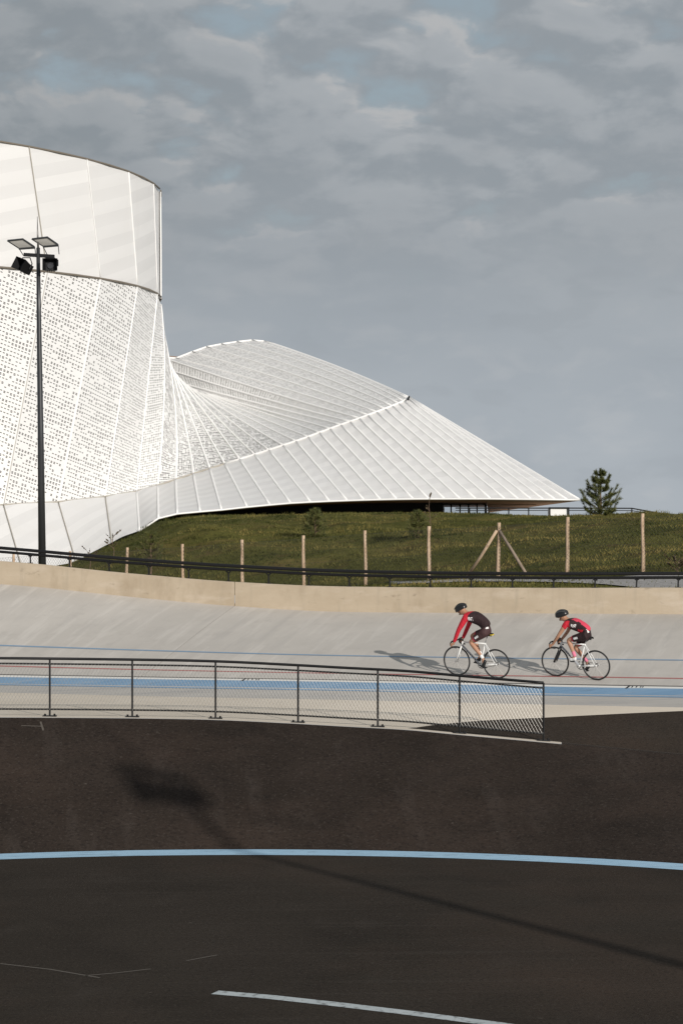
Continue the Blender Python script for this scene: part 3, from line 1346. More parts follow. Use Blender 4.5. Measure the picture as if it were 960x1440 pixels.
for i in range(5):
    bb = MB()
    a, c = wpx[i] - .5, wpx[i + 1] + .5
    fr = .06
    for q in (a + .6, c - .6):
        bb.box(PZ(q, 116.6, 5.98) - B0, (fr, .12, 1.0))
    bb.box(PZ((a + c) / 2, 116.6, 6.45) - B0, ((c - a) / F * 116.6, .12, .07))
    bb.box(PZ((a + c) / 2, 116.6, 5.5) - B0, ((c - a) / F * 116.6, .12, .07))
    w = bb.build('window', M['black_metal'], bld)
    bb = MB()
    bb.grid([[PZ(a + 1, 116.64, 5.45) - B0, PZ(c - 1, 116.64, 5.45) - B0], [PZ(a + 1, 116.64, 6.45) - B0, PZ(c - 1, 116.64, 6.45) - B0]])
    bb.build('pane', M['glass'], w)
bb = MB()
bb.box(PZ(683, 119.8, 6.0) - B0, (.08, .3, 1.3))
bb.build('glass_return', M['black_metal'], bld)
tag(bld, 'huge white twisting building with perforated drum and sweeping ribbed roof', 'building')

# ------------------------------------------------------------------ terrace rail, white box behind the crest
tr = empty('terrace_rail', P(743, 722, 109))
t0 = tr.location.copy()
bb = MB()
path = [(640, 714.5), (687, 714.5), (743, 714.5), (800, 714.5), (888, 714.8), (940, 724)]
bb.tube([P(x, y, 109) - t0 for x, y in path], .03, 6)
bb.build('top_rail', M['black_metal'], tr)
bb = MB()
bb.tube([P(x, y + 3.2, 109) - t0 for x, y in path], .018, 6)
bb.build('mid_rail', M['black_metal'], tr)
for px, y in ((660, 714.5), (687.5, 714.5), (715, 714.5), (743, 714.5), (771.5, 714.5), (830, 714.5), (860, 714.6), (888, 714.8), (920, 720.5)):
    bb = MB()
    q = P(px, y, 109)
    bb.tube([q - t0, Vector((q.x, q.y, 5.3)) - t0], .03, 6)
    bb.build('post', M['black_metal'], tr)
tag(tr, 'thin dark terrace railing beyond the grass crest, ending beside the round pine', 'railing')
bx = empty('white_cabinet', PZ(787, 107.8, 5.75))
b0_ = bx.location.copy()
bb = MB()
q0, q1 = PZ(772.5, 107.8, 5.6), PZ(799, 107.8, 5.6)
zt = CH + 20 / F * 107.8
bb.box((q0 + q1) / 2 + Vector((0, .5, (zt - 5.6) / 2)) - b0_, (q1.x - q0.x, .9, zt - 5.6))
bb.build('cabinet_body', M['rib'], bx)
bb = MB()
for q in (q0, q1):
    bb.box(Vector((q.x, q.y + .02, (zt + 5.6) / 2)) - b0_, (.08, .1, zt - 5.6 + .06))
bb.box(Vector(((q0.x + q1.x) / 2, q0.y + .02, zt + .03)) - b0_, (q1.x - q0.x + .08, .1, .06))
bb.build('frame', M['black_metal'], bx)
tag(bx, 'small white box in a dark frame under the pointed roof tip', 'cabinet')


# ------------------------------------------------------------------ planting
def needle_mat(name, a, c):
    m, nt, bs = newmat(name)
    N, L = nt.nodes, nt.links
    tc = N.new('ShaderNodeTexCoord')
    nz = N.new('ShaderNodeTexNoise')
    nz.inputs['Scale'].default_value = 5
    nz.inputs['Detail'].default_value = 3
    L.new(tc.outputs['Object'], nz.inputs['Vector'])
    cr = N.new('ShaderNodeValToRGB')
    cr.color_ramp.elements[0].position = .35
    cr.color_ramp.elements[0].color = (*a, 1)
    cr.color_ramp.elements[1].position = .68
    cr.color_ramp.elements[1].color = (*c, 1)
    L.new(nz.outputs['Fac'], cr.inputs['Fac'])
    L.new(cr.outputs['Color'], bs.inputs['Base Color'])
    bs.inputs['Roughness'].default_value = .6
    bs.inputs['Specular IOR Level'].default_value = .25
    return m


M['needle'] = needle_mat('pine needles', (.045, .06, .016), (.15, .155, .045))
M['needle_dull'] = needle_mat('dull pine needles', (.045, .06, .018), (.17, .17, .05))
M['dry_leaf'] = needle_mat('dry leaves', (.06, .045, .025), (.12, .09, .05))


def pine(px, ybase, ytop, d, spread, label, seed, dens=1.0, mat='needle', whorls=6, bare=.12):
    rg = random.Random(seed)
    base = PZ(px, d, CH - (ybase - HZ) / F * d)
    H = (ybase - ytop) / F * d
    root = empty('pine_tree', base)
    tb, cb = MB(), MB()
    tb.tube([Vector((0, 0, -.15)), Vector((.02, 0, H * .3)), Vector((-.01, .01, H * .65)), Vector((0, 0, H * .95))], [.05 * H / 2.2, .042 * H / 2.2, .026 * H / 2.2, .01], 7)

    def shoot(a, c, n, ln):
        ax = (c - a)
        L_ = ax.length
        ax.normalize()
        for _ in range(n):
            t = rg.random() ** .8
            p = a + ax * L_ * t
            dirv = Vector((rg.gauss(0, 1), rg.gauss(0, 1), rg.gauss(0, 1)))
            dirv = dirv - ax * dirv.dot(ax)
            dirv = (dirv.normalized() * .8 + ax * rg.uniform(.5, 1.1)).normalized()
            l = ln * rg.uniform(.7, 1.15)
            sd = dirv.cross(Vector((rg.gauss(0, 1), rg.gauss(0, 1), rg.gauss(0, 1)))).normalized() * .0065
            q = p + dirv * l
            i = len(cb.v)
            cb.v += [tuple(p - sd), tuple(p + sd), tuple(q)]
            cb.face((i, i + 1, i + 2))
    nl = .15 if H > 1.5 else .12
    for w in range(whorls):
        f = bare + (.86 - bare) * w / (whorls - 1)
        k = rg.randint(5, 7) if w < whorls - 1 else 4
        reach = spread * (1 - f) ** .95 + .10
        if w == 0:
            reach *= .8
        for j in range(k):
            an = 2 * math.pi * (j + rg.uniform(-.25, .25)) / k + w
            a = Vector((0, 0, H * f))
            rr = reach * rg.uniform(.75, 1.15)
            mid = a + Vector((math.cos(an), math.sin(an), .5)) * rr * .6
            tipp = mid + Vector((math.cos(an) * .55, math.sin(an) * .5, .95)) * rr * .6
            tb.tube([a, mid, tipp], [.014, .009, .004], 4)
            shoot(a.lerp(mid, .3), mid, int(70 * dens), nl)
            shoot(mid, tipp, int(110 * dens), nl)
            for _ in range(3):
                an2 = an + rg.uniform(-.9, .9)
                s0 = a.lerp(mid, rg.uniform(.4, 1))
                s1 = s0 + Vector((math.cos(an2), math.sin(an2), .55)) * rr * .42
                tb.tube([s0, s1], [.006, .003], 3)
                shoot(s0, s1, int(75 * dens), nl)
    shoot(Vector((0, 0, H * .72)), Vector((0, 0, H)), int(260 * dens), nl * .8)
    fx = tb.build('trunk', M['bark'], root)
    cb.build('crown', M[mat], root)
    return tag(root, label, 'tree', 'young pines on the grass slope')


pine(844, 736, 659, 100, 1.12, 'bushy green pine standing on the crest right of the roof tip', 5, 1.6, 'needle', 6, .1)
pine(443, 776, 715, 87, .78, 'slim young pine with upright leader halfway up the slope in front of the black recess', 9, .36, 'needle_dull', 5, .3)
pine(212, 806, 748, 81.5, .75, 'dark sparse pine low on the slope beside the white skirt', 12, .36, 'needle_dull', 5, .15)
pine(588, 783, 717, 84, .72, 'sparse young pine next to the thin sapling behind the fence', 17, .32, 'needle_dull', 5, .35)


def sapling(px, ybase, ytop, d, label, seed, leaves=40, name='sapling'):
    rg = random.Random(seed)
    base = PZ(px, d, CH - (ybase - HZ) / F * d)
    H = (ybase - ytop) / F * d
    root = empty(name, base)
    tb, lb = MB(), MB()
    tb.tube([Vector((0, 0, -.1)), Vector((.04, 0, H * .4)), Vector((-.03, 0, H * .75)), Vector((0, 0, H))], [.018, .014, .01, .005], 5)
    for k in range(9):
        f = rg.uniform(.35, .97)
        an = rg.uniform(0, 6.28)
        a = Vector((0, 0, H * f))
        c = a + Vector((math.cos(an) * .3, math.sin(an) * .3, .25)) * rg.uniform(.6, 1.2)
        tb.tube([a, c], [.007, .003], 4)
        for _ in range(leaves // 9 + 1):
            p = a.lerp(c, rg.uniform(.4, 1.05))
            u = Vector((rg.gauss(0, 1), rg.gauss(0, 1), rg.gauss(0, 1))).normalized() * .045
            v = u.cross(Vector((rg.gauss(0, 1), rg.gauss(0, 1), rg.gauss(0, 1)))).normalized() * .03
            i = len(lb.v)
            lb.v += [tuple(p - u), tuple(p + v), tuple(p + u), tuple(p - v)]
            lb.face((i, i + 1, i + 2, i + 3))
    tb.build('stem', M['bark'], root)
    lb.build('foliage', M['dry_leaf'], root)
    return tag(root, label, 'sapling')


sapling(604, 770, 694, 86, 'thin nearly bare sapling rising above the eave line in front of the black recess', 21)
sapling(159, 790, 752, 90, 'dry leggy sapling against the edge of the white skirt', 23, 70)
sapling(126, 800, 776, 89, 'short dry weed by the lower corner of the white skirt', 25, 50, 'weed')
sapling(951, 812, 792, 63, 'leafy green weed at the foot of the wooden fence at the right edge', 27, 160, 'weed')

# ------------------------------------------------------------------ floodlight masts
def make_mast(origin, rise, label, hs=1.0, panels=True, radii=(.105, .08, .062, .05), floods=(33.5, 71.5)):
    mast = empty('floodlight_mast', origin)
    S_ = F / 60.6


    def mp_(px, py, dy=0):
        """point relative to the mast foot, in the upright plane through it"""
        if py < 500:
            px = 53.6 + (px - 53.6) * hs
            py = 359 + (py - 359) * hs
        t = (800 - py) / S_ + (rise if py < 500 else 0)
        return Vector(((px - 59.5) / S_, dy, t))


    bb = MB()
    bb.tube([mp_(59.5, 806), mp_(57, 600), mp_(54.6, 440), mp_(53.6, 348)], list(radii), 12)
    bb.build('pole', M['mast'], mast, smooth=True)
    bb = MB()
    bb.tube([mp_(53.6, 348), mp_(53, 330), mp_(52.5, 304)], [.03, .022, .006], 8)
    bb.build('lightning_rod', M['rod'], mast, smooth=True)
    bb = MB()
    bb.box((mp_(55, 359)), (.82 * hs, .09 * hs, .09 * hs), Matrix.Rotation(R(3.5), 3, 'Y') @ Matrix.Identity(3))
    bb.build('crossarm', M['black_metal'], mast)
    M['lens'] = plain('dark lamp glass', (.05, .05, .055), .08)
    M['pale_glass'] = plain('frosted lamp panel', (.62, .60, .56), .35)
    for corners in () if not panels else (((11.3, 338.8), (33, 336.6), (48, 346.2), (25.6, 347.8)), ((45.6, 336.5), (67.5, 334), (81, 343), (59.5, 344.8))):
        c3 = [mp_(corners[0][0], corners[0][1], -.10), mp_(corners[1][0], corners[1][1], -.10), mp_(corners[2][0], corners[2][1], .12), mp_(corners[3][0], corners[3][1], .12)]
        nrm = (c3[1] - c3[0]).cross(c3[3] - c3[0]).normalized()
        if nrm.z < 0:
            nrm = -nrm
        bb = MB()
        bb.tube(c3 + [c3[0]], .02, 6)
        lo = [bb.vert(p + nrm * .012) for p in c3]
        hi = [bb.vert(p + nrm * .04) for p in c3]
        bb.face(hi)
        bb.face(lo[::-1])
        for k in range(4):
            bb.face((lo[k], lo[(k + 1) % 4], hi[(k + 1) % 4], hi[k]))
        bb.tube([c3[3] + Vector((0, 0, -.02)), c3[2] + Vector((0, 0, -.02))], .028, 8)
        bb.tube([c3[3], mp_(55 + (-22 if corners[0][0] < 30 else 12), 359)], .012, 5)
        bb.tube([c3[2], mp_(55 + (-5 if corners[0][0] < 30 else 28), 357)], .012, 5)
        lp = bb.build('flat_lamp', M['mast'], mast)
        bb = MB()
        cen = sum(c3, Vector()) / 4
        bb.face([bb.vert(cen + (p - cen) * .9 - nrm * .004) for p in c3])
        bb.build('lamp_panel', M['pale_glass'], lp)


    def flood(px, py, yaw, pitch, roll, yoke_px):
        c = mp_(px, py, -.12)
        rot = Matrix.Rotation(yaw, 3, 'Z') @ Matrix.Rotation(roll, 3, 'Y') @ Matrix.Rotation(pitch, 3, 'X')
        bb = MB()
        # open hood: square mouth facing -y, narrower back
        f_, k_ = .20 * hs, .12 * hs
        mo = [Vector((s * f_, -.20, t * f_ * .82)) for s, t in ((-1, -1), (1, -1), (1, 1), (-1, 1))]
        mi = [Vector((s * f_ * .93, -.195, t * f_ * .76)) for s, t in ((-1, -1), (1, -1), (1, 1), (-1, 1))]
        dp = [Vector((s * k_, .02, t * k_)) for s, t in ((-1, -1), (1, -1), (1, 1), (-1, 1))]
        bk = [Vector((s * k_ * 1.1, .06, t * k_ * 1.1)) for s, t in ((-1, -1), (1, -1), (1, 1), (-1, 1))]
        b2 = [Vector((s * k_ * .9, .24, t * k_ * .9)) for s, t in ((-1, -1), (1, -1), (1, 1), (-1, 1))]
        loops = [[bb.vert(c + rot @ q) for q in L_] for L_ in (b2, bk, mo, mi, dp)]
        for l0, l1 in zip(loops[:-1], loops[1:]):
            for k in range(4):
                bb.face((l0[k], l0[(k + 1) % 4], l1[(k + 1) % 4], l1[k]))
        bb.face(loops[0][::-1])
        bb.face(loops[-1])
        for k in range(4):
            bb.box(c + rot @ Vector((-.09 + .06 * k, .15, 0)), (.012, .2, .27), rot)
        fl = bb.build('floodlight', M['black_metal'], mast)
        bb = MB()
        ring_ = [c + rot @ Vector((.075 * math.cos(a * math.pi / 8), .0, .075 * math.sin(a * math.pi / 8))) for a in range(16)]
        bb.tube(ring_, .014, 6, closed=True)
        bb.face([bb.vert(p) for p in ring_])
        bb.build('lens', M['lens'], fl)
        bb = MB()
        top = mp_(yoke_px, 360, 0)
        pts = [c + rot @ Vector((-.2, .06, 0)), c + rot @ Vector((-.2, .06, .16)), top + Vector((-.1, 0, -.04)), top + Vector((.1, 0, -.04)),
               c + rot @ Vector((.2, .06, .16)), c + rot @ Vector((.2, .06, 0))]
        bb.tube(pts, .016, 6)
        bb.build('yoke', M['black_metal'], fl)


    flood(floods[0], 375, R(-42), R(-20), R(18), 37)
    flood(floods[1], 374, R(4), R(-4), R(0), 71)
    return tag(mast, label, 'light mast', 'floodlight masts round the track')


mast1 = make_mast(P(59.5, 800, 60.6), 0, 'dark slender floodlight mast standing behind the wall in front of the white drum')

# a second mast stands out of view to the right; the photo shows its shadow on the asphalt
MAST_RISE = 6.5
m2 = make_mast((0, 0, 0), MAST_RISE, 'floodlight mast outside the frame that throws the long shadow over the dark asphalt', 1.75, False, (.62, .62, .24, .03), (39, 67))
tb = 0.55
best = None
for k in range(200):
    p = bank_point(232, k / 200)
    y = HZ + (CH - p.z) / p.y * F
    if best is None or abs(y - 1100) < best[0]:
        best = (abs(y - 1100), p)
bp_ = best[1]
L_ = (8.1 + MAST_RISE - bp_.z) / math.tan(SUN_EL)
m2.location = (bp_.x + L_ * math.sin(SUN_AZ), bp_.y - L_ * math.cos(SUN_AZ), 0)
m2.rotation_euler.z = R(-20)


# ------------------------------------------------------------------ bicycles
def arc_pts(c, r, a0, a1, n, y=0):
    return [Vector((c[0] + r * math.cos(a0 + (a1 - a0) * i / n), y, c[1] + r * math.sin(a0 + (a1 - a0) * i / n))) for i in range(n + 1)]


M['frame_white'] = plain('white frame enamel', (.80, .80, .78), .25)
M['frame_grey'] = plain('silver grey enamel', (.36, .38, .41), .3)
M['frame_black'] = plain('black frame enamel', (.012, .012, .014), .3)
M['tyre'] = plain('tyre rubber', (.018, .017, .016), .7)
M['rim'] = plain('dark rim', (.06, .06, .062), .35, .5)
M['alloy'] = plain('brushed alloy', (.42, .41, .40), .5, .6)
M['tape'] = plain('black bar tape', (.014, .013, .013), .7)
M['saddle'] = plain('black saddle', (.016, .015, .014), .55)
M['yellow'] = plain('yellow saddle patch', (.62, .46, .04), .5)


def make_bike(label, mats, saddle_z, crank, yellow=False, paddle=False):
    root = empty('track_bicycle')
    BBp = Vector((0, 0, .285))
    RA, FA = Vector((-.395, 0, .334)), Vector((.585, 0, .334))
    HTb, HTt = Vector((.4445, 0, .679)), Vector((.414, 0, .790))
    STt = Vector((-.143, 0, .792))
    f = MB()
    f.tube([BBp, STt], .0175, 10)
    f.tube([HTt + Vector((.006, 0, -.02)), STt + Vector((.006, 0, -.02))], .016, 10)
    f.tube([HTb, HTt], .021, 10)
    for s in (-1, 1):
        f.tube([STt + Vector((.004, s * .012, -.03)), RA + Vector((.12, s * .05, .20)), RA + Vector((0, s * .055, 0))], [.009, .009, .008], 6)
        f.tube([BBp + Vector((-.03, s * .025, 0)), BBp + Vector((-.16, s * .045, .02)), RA + Vector((-.02, s * .055, 0))], [.012, .011, .009], 6)
        f.box(RA + Vector((-.012, s * .055, 0)), (.06, .006, .03))
    f.tube([BBp + Vector((0, -.04, 0)), BBp + Vector((0, .04, 0))], .024, 10)
    fr = f.build('frame', mats['frame'], root, smooth=True)
    f = MB()
    f.tube([BBp + Vector((.01, 0, .01)), HTb + Vector((.004, 0, .03))], [.023, .021], 10)
    dt = f.build('down_tube', mats['down'], root, smooth=True)
    f = MB()
    a, c = BBp + Vector((.01, 0, .01)), HTb + Vector((.004, 0, .03))
    for k in range(6):
        q = a.lerp(c, .25 + .085 * k)
        ax = (c - a).normalized()
        f.box(q + Vector((0, .0225, 0)), (.028, .004, .022), Matrix.Rotation(-math.atan2(ax.z, ax.x), 3, 'Y'))
    f.build('lettering', mats['letter'], dt)
    f = MB()
    for s in (-1, 1):
        f.tube([HTb + Vector((.0, s * .03, -.01)), HTb.lerp(FA, .5) + Vector((-.008, s * .045, 0)), FA + Vector((0, s * .052, 0))], [.021, .018 if not paddle else .027, .010 if not paddle else .024], 8)
    f.tube([HTb + Vector((0, -.036, -.008)), HTb + Vector((0, .036, -.008))], .021, 8)
    f.build('fork', mats['fork'], root, smooth=True)
    for cen in (RA, FA):
        t = MB()
        t.tube(arc_pts((cen.x, cen.z), .323, 0, 2 * math.pi * 47 / 48, 47), .0115, 8, closed=True)
        w = t.build('wheel', M['tyre'], root, smooth=True)
        r = MB()
        r.tube(arc_pts((cen.x, cen.z), .306, 0, 2 * math.pi * 47 / 48, 47), .0105, 6, closed=True)
        r.build('rim', M['rim'], w, smooth=True)
        s_ = MB()
        for k in range(20):
            an = 2 * math.pi * k / 20
            s2 = 1 if k % 2 else -1
            an2 = an + s2 * .5
            s_.tube([Vector((cen.x + .02 * math.cos(an2), s2 * .03, cen.z + .02 * math.sin(an2))), Vector((cen.x + .305 * math.cos(an), 0, cen.z + .305 * math.sin(an)))], .0016, 3, cap=False)
        s_.build('spokes', M['alloy'], w)
        h = MB()
        h.tube([cen + Vector((0, -.062, 0)), cen + Vector((0, .062, 0))], .016, 8)
        for s2 in (-.03, .03):
            h.tube([cen + Vector((0, s2 - .003, 0)), cen + Vector((0, s2 + .003, 0))], .026, 10)
        h.build('hub', M['alloy'], w)
    # bars
    st = Vector((.520, 0, .825))
    b_ = MB()
    b_.tube([HTt, HTt + Vector((-.008, 0, .03)), st], [.016, .016, .014], 8)
    b_.build('stem', M['tape'], root, smooth=True)
    b_ = MB()
    path = []
    for s in (-1, 1):
        hook = [st + Vector((0, s * .02, 0)), st + Vector((.0, s * .15, .0)), st + Vector((.03, s * .185, -.002)), st + Vector((.075, s * .195, -.022)),
                st + Vector((.098, s * .2, -.062)), st + Vector((.088, s * .203, -.108)), st + Vector((.05, s * .206, -.138)), st + Vector((-.045, s * .208, -.146))]
        if s < 0:
            path += hook[::-1]
        else:
            path += hook
    b_.tube(path, .0165, 8)
    b_.build('handlebar', M['tape'], root, smooth=True)
    # saddle
    sp = STt + (STt - BBp).normalized() * .0
    sz = Vector((STt.x - (saddle_z - STt.z) * .28, 0, saddle_z))
    b_ = MB()
    b_.tube([STt - Vector((-.02, 0, .06)), sz - Vector((0, 0, .04))], .0135, 8)
    b_.build('seatpost', M['alloy'], root, smooth=True)
    b_ = MB()
    rows = []
    for (x, w, h) in ((-.14, .065, .012), (-.11, .07, .016), (-.03, .05, .010), (.05, .024, .004), (.13, .018, .0), (.145, .008, -.006)):
        rows.append([sz + Vector((x, w * math.cos(a * math.pi / 8), h + .018 * math.sin(a * math.pi / 8) - (.03 * abs(math.cos(a * math.pi / 8)) ** 3))) for a in range(9)])
    b_.grid(rows)
    b_.grid([[p - Vector((0, 0, .012)) for p in r] for r in rows], flip=True)
    sd = b_.build('saddle', M['saddle'], root, smooth=True)
    if yellow:
        b_ = MB()
        b_.box(sz + Vector((-.13, .02, .002)), (.05, .10, .022))
        b_.build('patch', M['yellow'], sd)
    # cranks: left arm along the angle, right arm opposite
    ld = Vector((math.cos(crank), 0, math.sin(crank)))
    cr_ = MB()
    cr_.tube([BBp + Vector((0, -.055, 0)), BBp + Vector((0, .055, 0))], .013, 8)
    cr_.tube([BBp + Vector((0, .055, 0)), BBp + ld * .165 + Vector((0, .062, 0))], [.015, .011], 8)
    cr_.tube([BBp + Vector((0, -.055, 0)), BBp - ld * .165 + Vector((0, -.062, 0))], [.015, .011], 8)
    ck = cr_.build('crankset', M['frame_black'] if yellow else M['alloy'], root)
    cr_ = MB()
    cr_.tube([BBp + Vector((.088 * math.cos(a * math.pi / 12), -.045, .088 * math.sin(a * math.pi / 12))) for a in range(24)], .0065, 6, closed=True)
    for a in range(5):
        cr_.tube([BBp + Vector((0, -.047, 0)), BBp + Vector((.085 * math.cos(a * 1.2566), -.047, .085 * math.sin(a * 1.2566)))], .008, 5)
    cr_.build('chainring', M['frame_black'], ck)
    for sgn, y in ((1, .105), (-1, -.105)):
        q = BBp + ld * .165 * sgn + Vector((0, y, 0))
        b_ = MB()
        b_.box(q, (.085, .07, .022))
        b_.tube([q + Vector((0, -.045 * sgn, 0)), q], .007, 6)
        b_.build('pedal', M['frame_black'], root)
    b_ = MB()
    b_.tube([BBp + Vector((0, -.045, .088)), RA + Vector((0, -.045, .032))], .005, 4)
    b_.tube([BBp + Vector((0, -.045, -.088)), RA + Vector((0, -.045, -.032))], .005, 4)
    b_.tube([RA + Vector((.032 * math.cos(a * math.pi / 8), -.045, .032 * math.sin(a * math.pi / 8))) for a in range(16)], .006, 5, closed=True)
    b_.build('chain', M['rim'], root)
    return tag(root, label, 'bicycle', 'bicycles on the banked track')


# ------------------------------------------------------------------ riders
def skin(name, verts, edges, radii, root=0, sub=2):
    me = bpy.data.meshes.new(name)
    me.from_pydata([tuple(v) for v in verts], edges, [])
    o = bpy.data.objects.new(name, me)
    COL.objects.link(o)
    md = o.modifiers.new('Skin', 'SKIN')
    md.use_smooth_shade = True
    for i, r_ in enumerate(radii):
        sv = me.skin_vertices[0].data[i]
        sv.radius = (r_, r_) if not hasattr(r_, '__len__') else r_
        sv.use_root = (i == root)
    sb = o.modifiers.new('Sub', 'SUBSURF')
    sb.levels = sub
    sb.render_levels = sub
    dg = bpy.context.evaluated_depsgraph_get()
    ev = o.evaluated_get(dg)
    out_ = bpy.data.meshes.new_from_object(ev)
    bpy.data.objects.remove(o)
    bpy.data.meshes.remove(me)
    for p in out_.polygons:
        p.use_smooth = True
    return out_


def skin_obj(name, chains, mats, parent, root=0, sub=2, pick=None):
    """chains: list of lists of (key, point, radius); shared keys join"""
    idx, verts, rad, edges = {}, [], [], []
    for ch in chains:
        prev = None
        for (k, p, r_) in ch:
            if k not in idx:
                idx[k] = len(verts)
                verts.append(Vector(p))
                rad.append(r_)
            if prev is not None:
                edges.append((prev, idx[k]))
            prev = idx[k]
    me = skin(name, verts, edges, rad, root, sub)
    me.materials.clear()
    for m_ in mats:
        me.materials.append(m_)
    if pick:
        for p in me.polygons:
            p.material_index = pick(p.center)
    me.name = name
    o = bpy.data.objects.new(name, me)
    COL.objects.link(o)
    o.parent = parent
    return o


M['flesh'] = plain('tanned skin', (.42, .22, .135), .55, var=.1, scale=12)
M['red'] = plain('red jersey cloth', (.58, .014, .032), .75)
M['maroon'] = plain('dark maroon cloth', (.022, .007, .008), .8)
M['brown'] = plain('brown maroon short cloth', (.052, .021, .021), .75)
M['pink'] = plain('pink red cloth', (.62, .05, .095), .75)
M['hot_pink'] = plain('pink sock', (.72, .20, .30), .8)
M['white_cloth'] = plain('white cloth', (.78, .77, .75), .8)
M['black_cloth'] = plain('black shoe', (.012, .012, .013), .4)
M['helmet'] = plain('black helmet shell', (.014, .014, .015), .3)
for key in ('red', 'maroon', 'brown', 'pink', 'white_cloth', 'hot_pink'):
    nt_ = M[key].node_tree
    tcn = nt_.nodes.new('ShaderNodeTexCoord')
    mpn = nt_.nodes.new('ShaderNodeMapping')
    mpn.inputs['Scale'].default_value = (26, 9, 16)
    nzn = nt_.nodes.new('ShaderNodeTexNoise')
    nzn.inputs['Scale'].default_value = 1
    nzn.inputs['Detail'].default_value = 3
    bpn = nt_.nodes.new('ShaderNodeBump')
    bpn.inputs['Strength'].default_value = .9
    bpn.inputs['Distance'].default_value = .02
    nt_.links.new(tcn.outputs['Object'], mpn.inputs[0])
    nt_.links.new(mpn.outputs[0], nzn.inputs['Vector'])
    nt_.links.new(nzn.outputs['Fac'], bpn.inputs['Height'])
    nt_.links.new(bpn.outputs['Normal'], nt_.nodes['Principled BSDF'].inputs['Normal'])
M['eye'] = plain('dark eye lens', (.02, .02, .02), .2)


def print_mat():
    m, nt, bs = newmat('jersey lettering')
    N, L = nt.nodes, nt.links
    tc = N.new('ShaderNodeTexCoord')
    mp = N.new('ShaderNodeMapping')
    mp.inputs['Scale'].default_value = (55, 20, 34)
    L.new(tc.outputs['Object'], mp.inputs[0])
    nz = N.new('ShaderNodeTexNoise')
    nz.inputs['Scale'].default_value = 1
    nz.inputs['Detail'].default_value = 1
    L.new(mp.outputs[0], nz.inputs['Vector'])
    cr = N.new('ShaderNodeValToRGB')
    cr.color_ramp.interpolation = 'CONSTANT'
    cr.color_ramp.elements[0].color = (.05, .015, .015, 1)
    cr.color_ramp.elements[1].position = .5
    cr.color_ramp.elements[1].color = (.75, .73, .72, 1)
    L.new(nz.outputs['Fac'], cr.inputs['Fac'])
    L.new(cr.outputs['Color'], bs.inputs['Base Color'])
    bs.inputs['Roughness'].default_value = .7
    return m


M['print'] = print_mat()


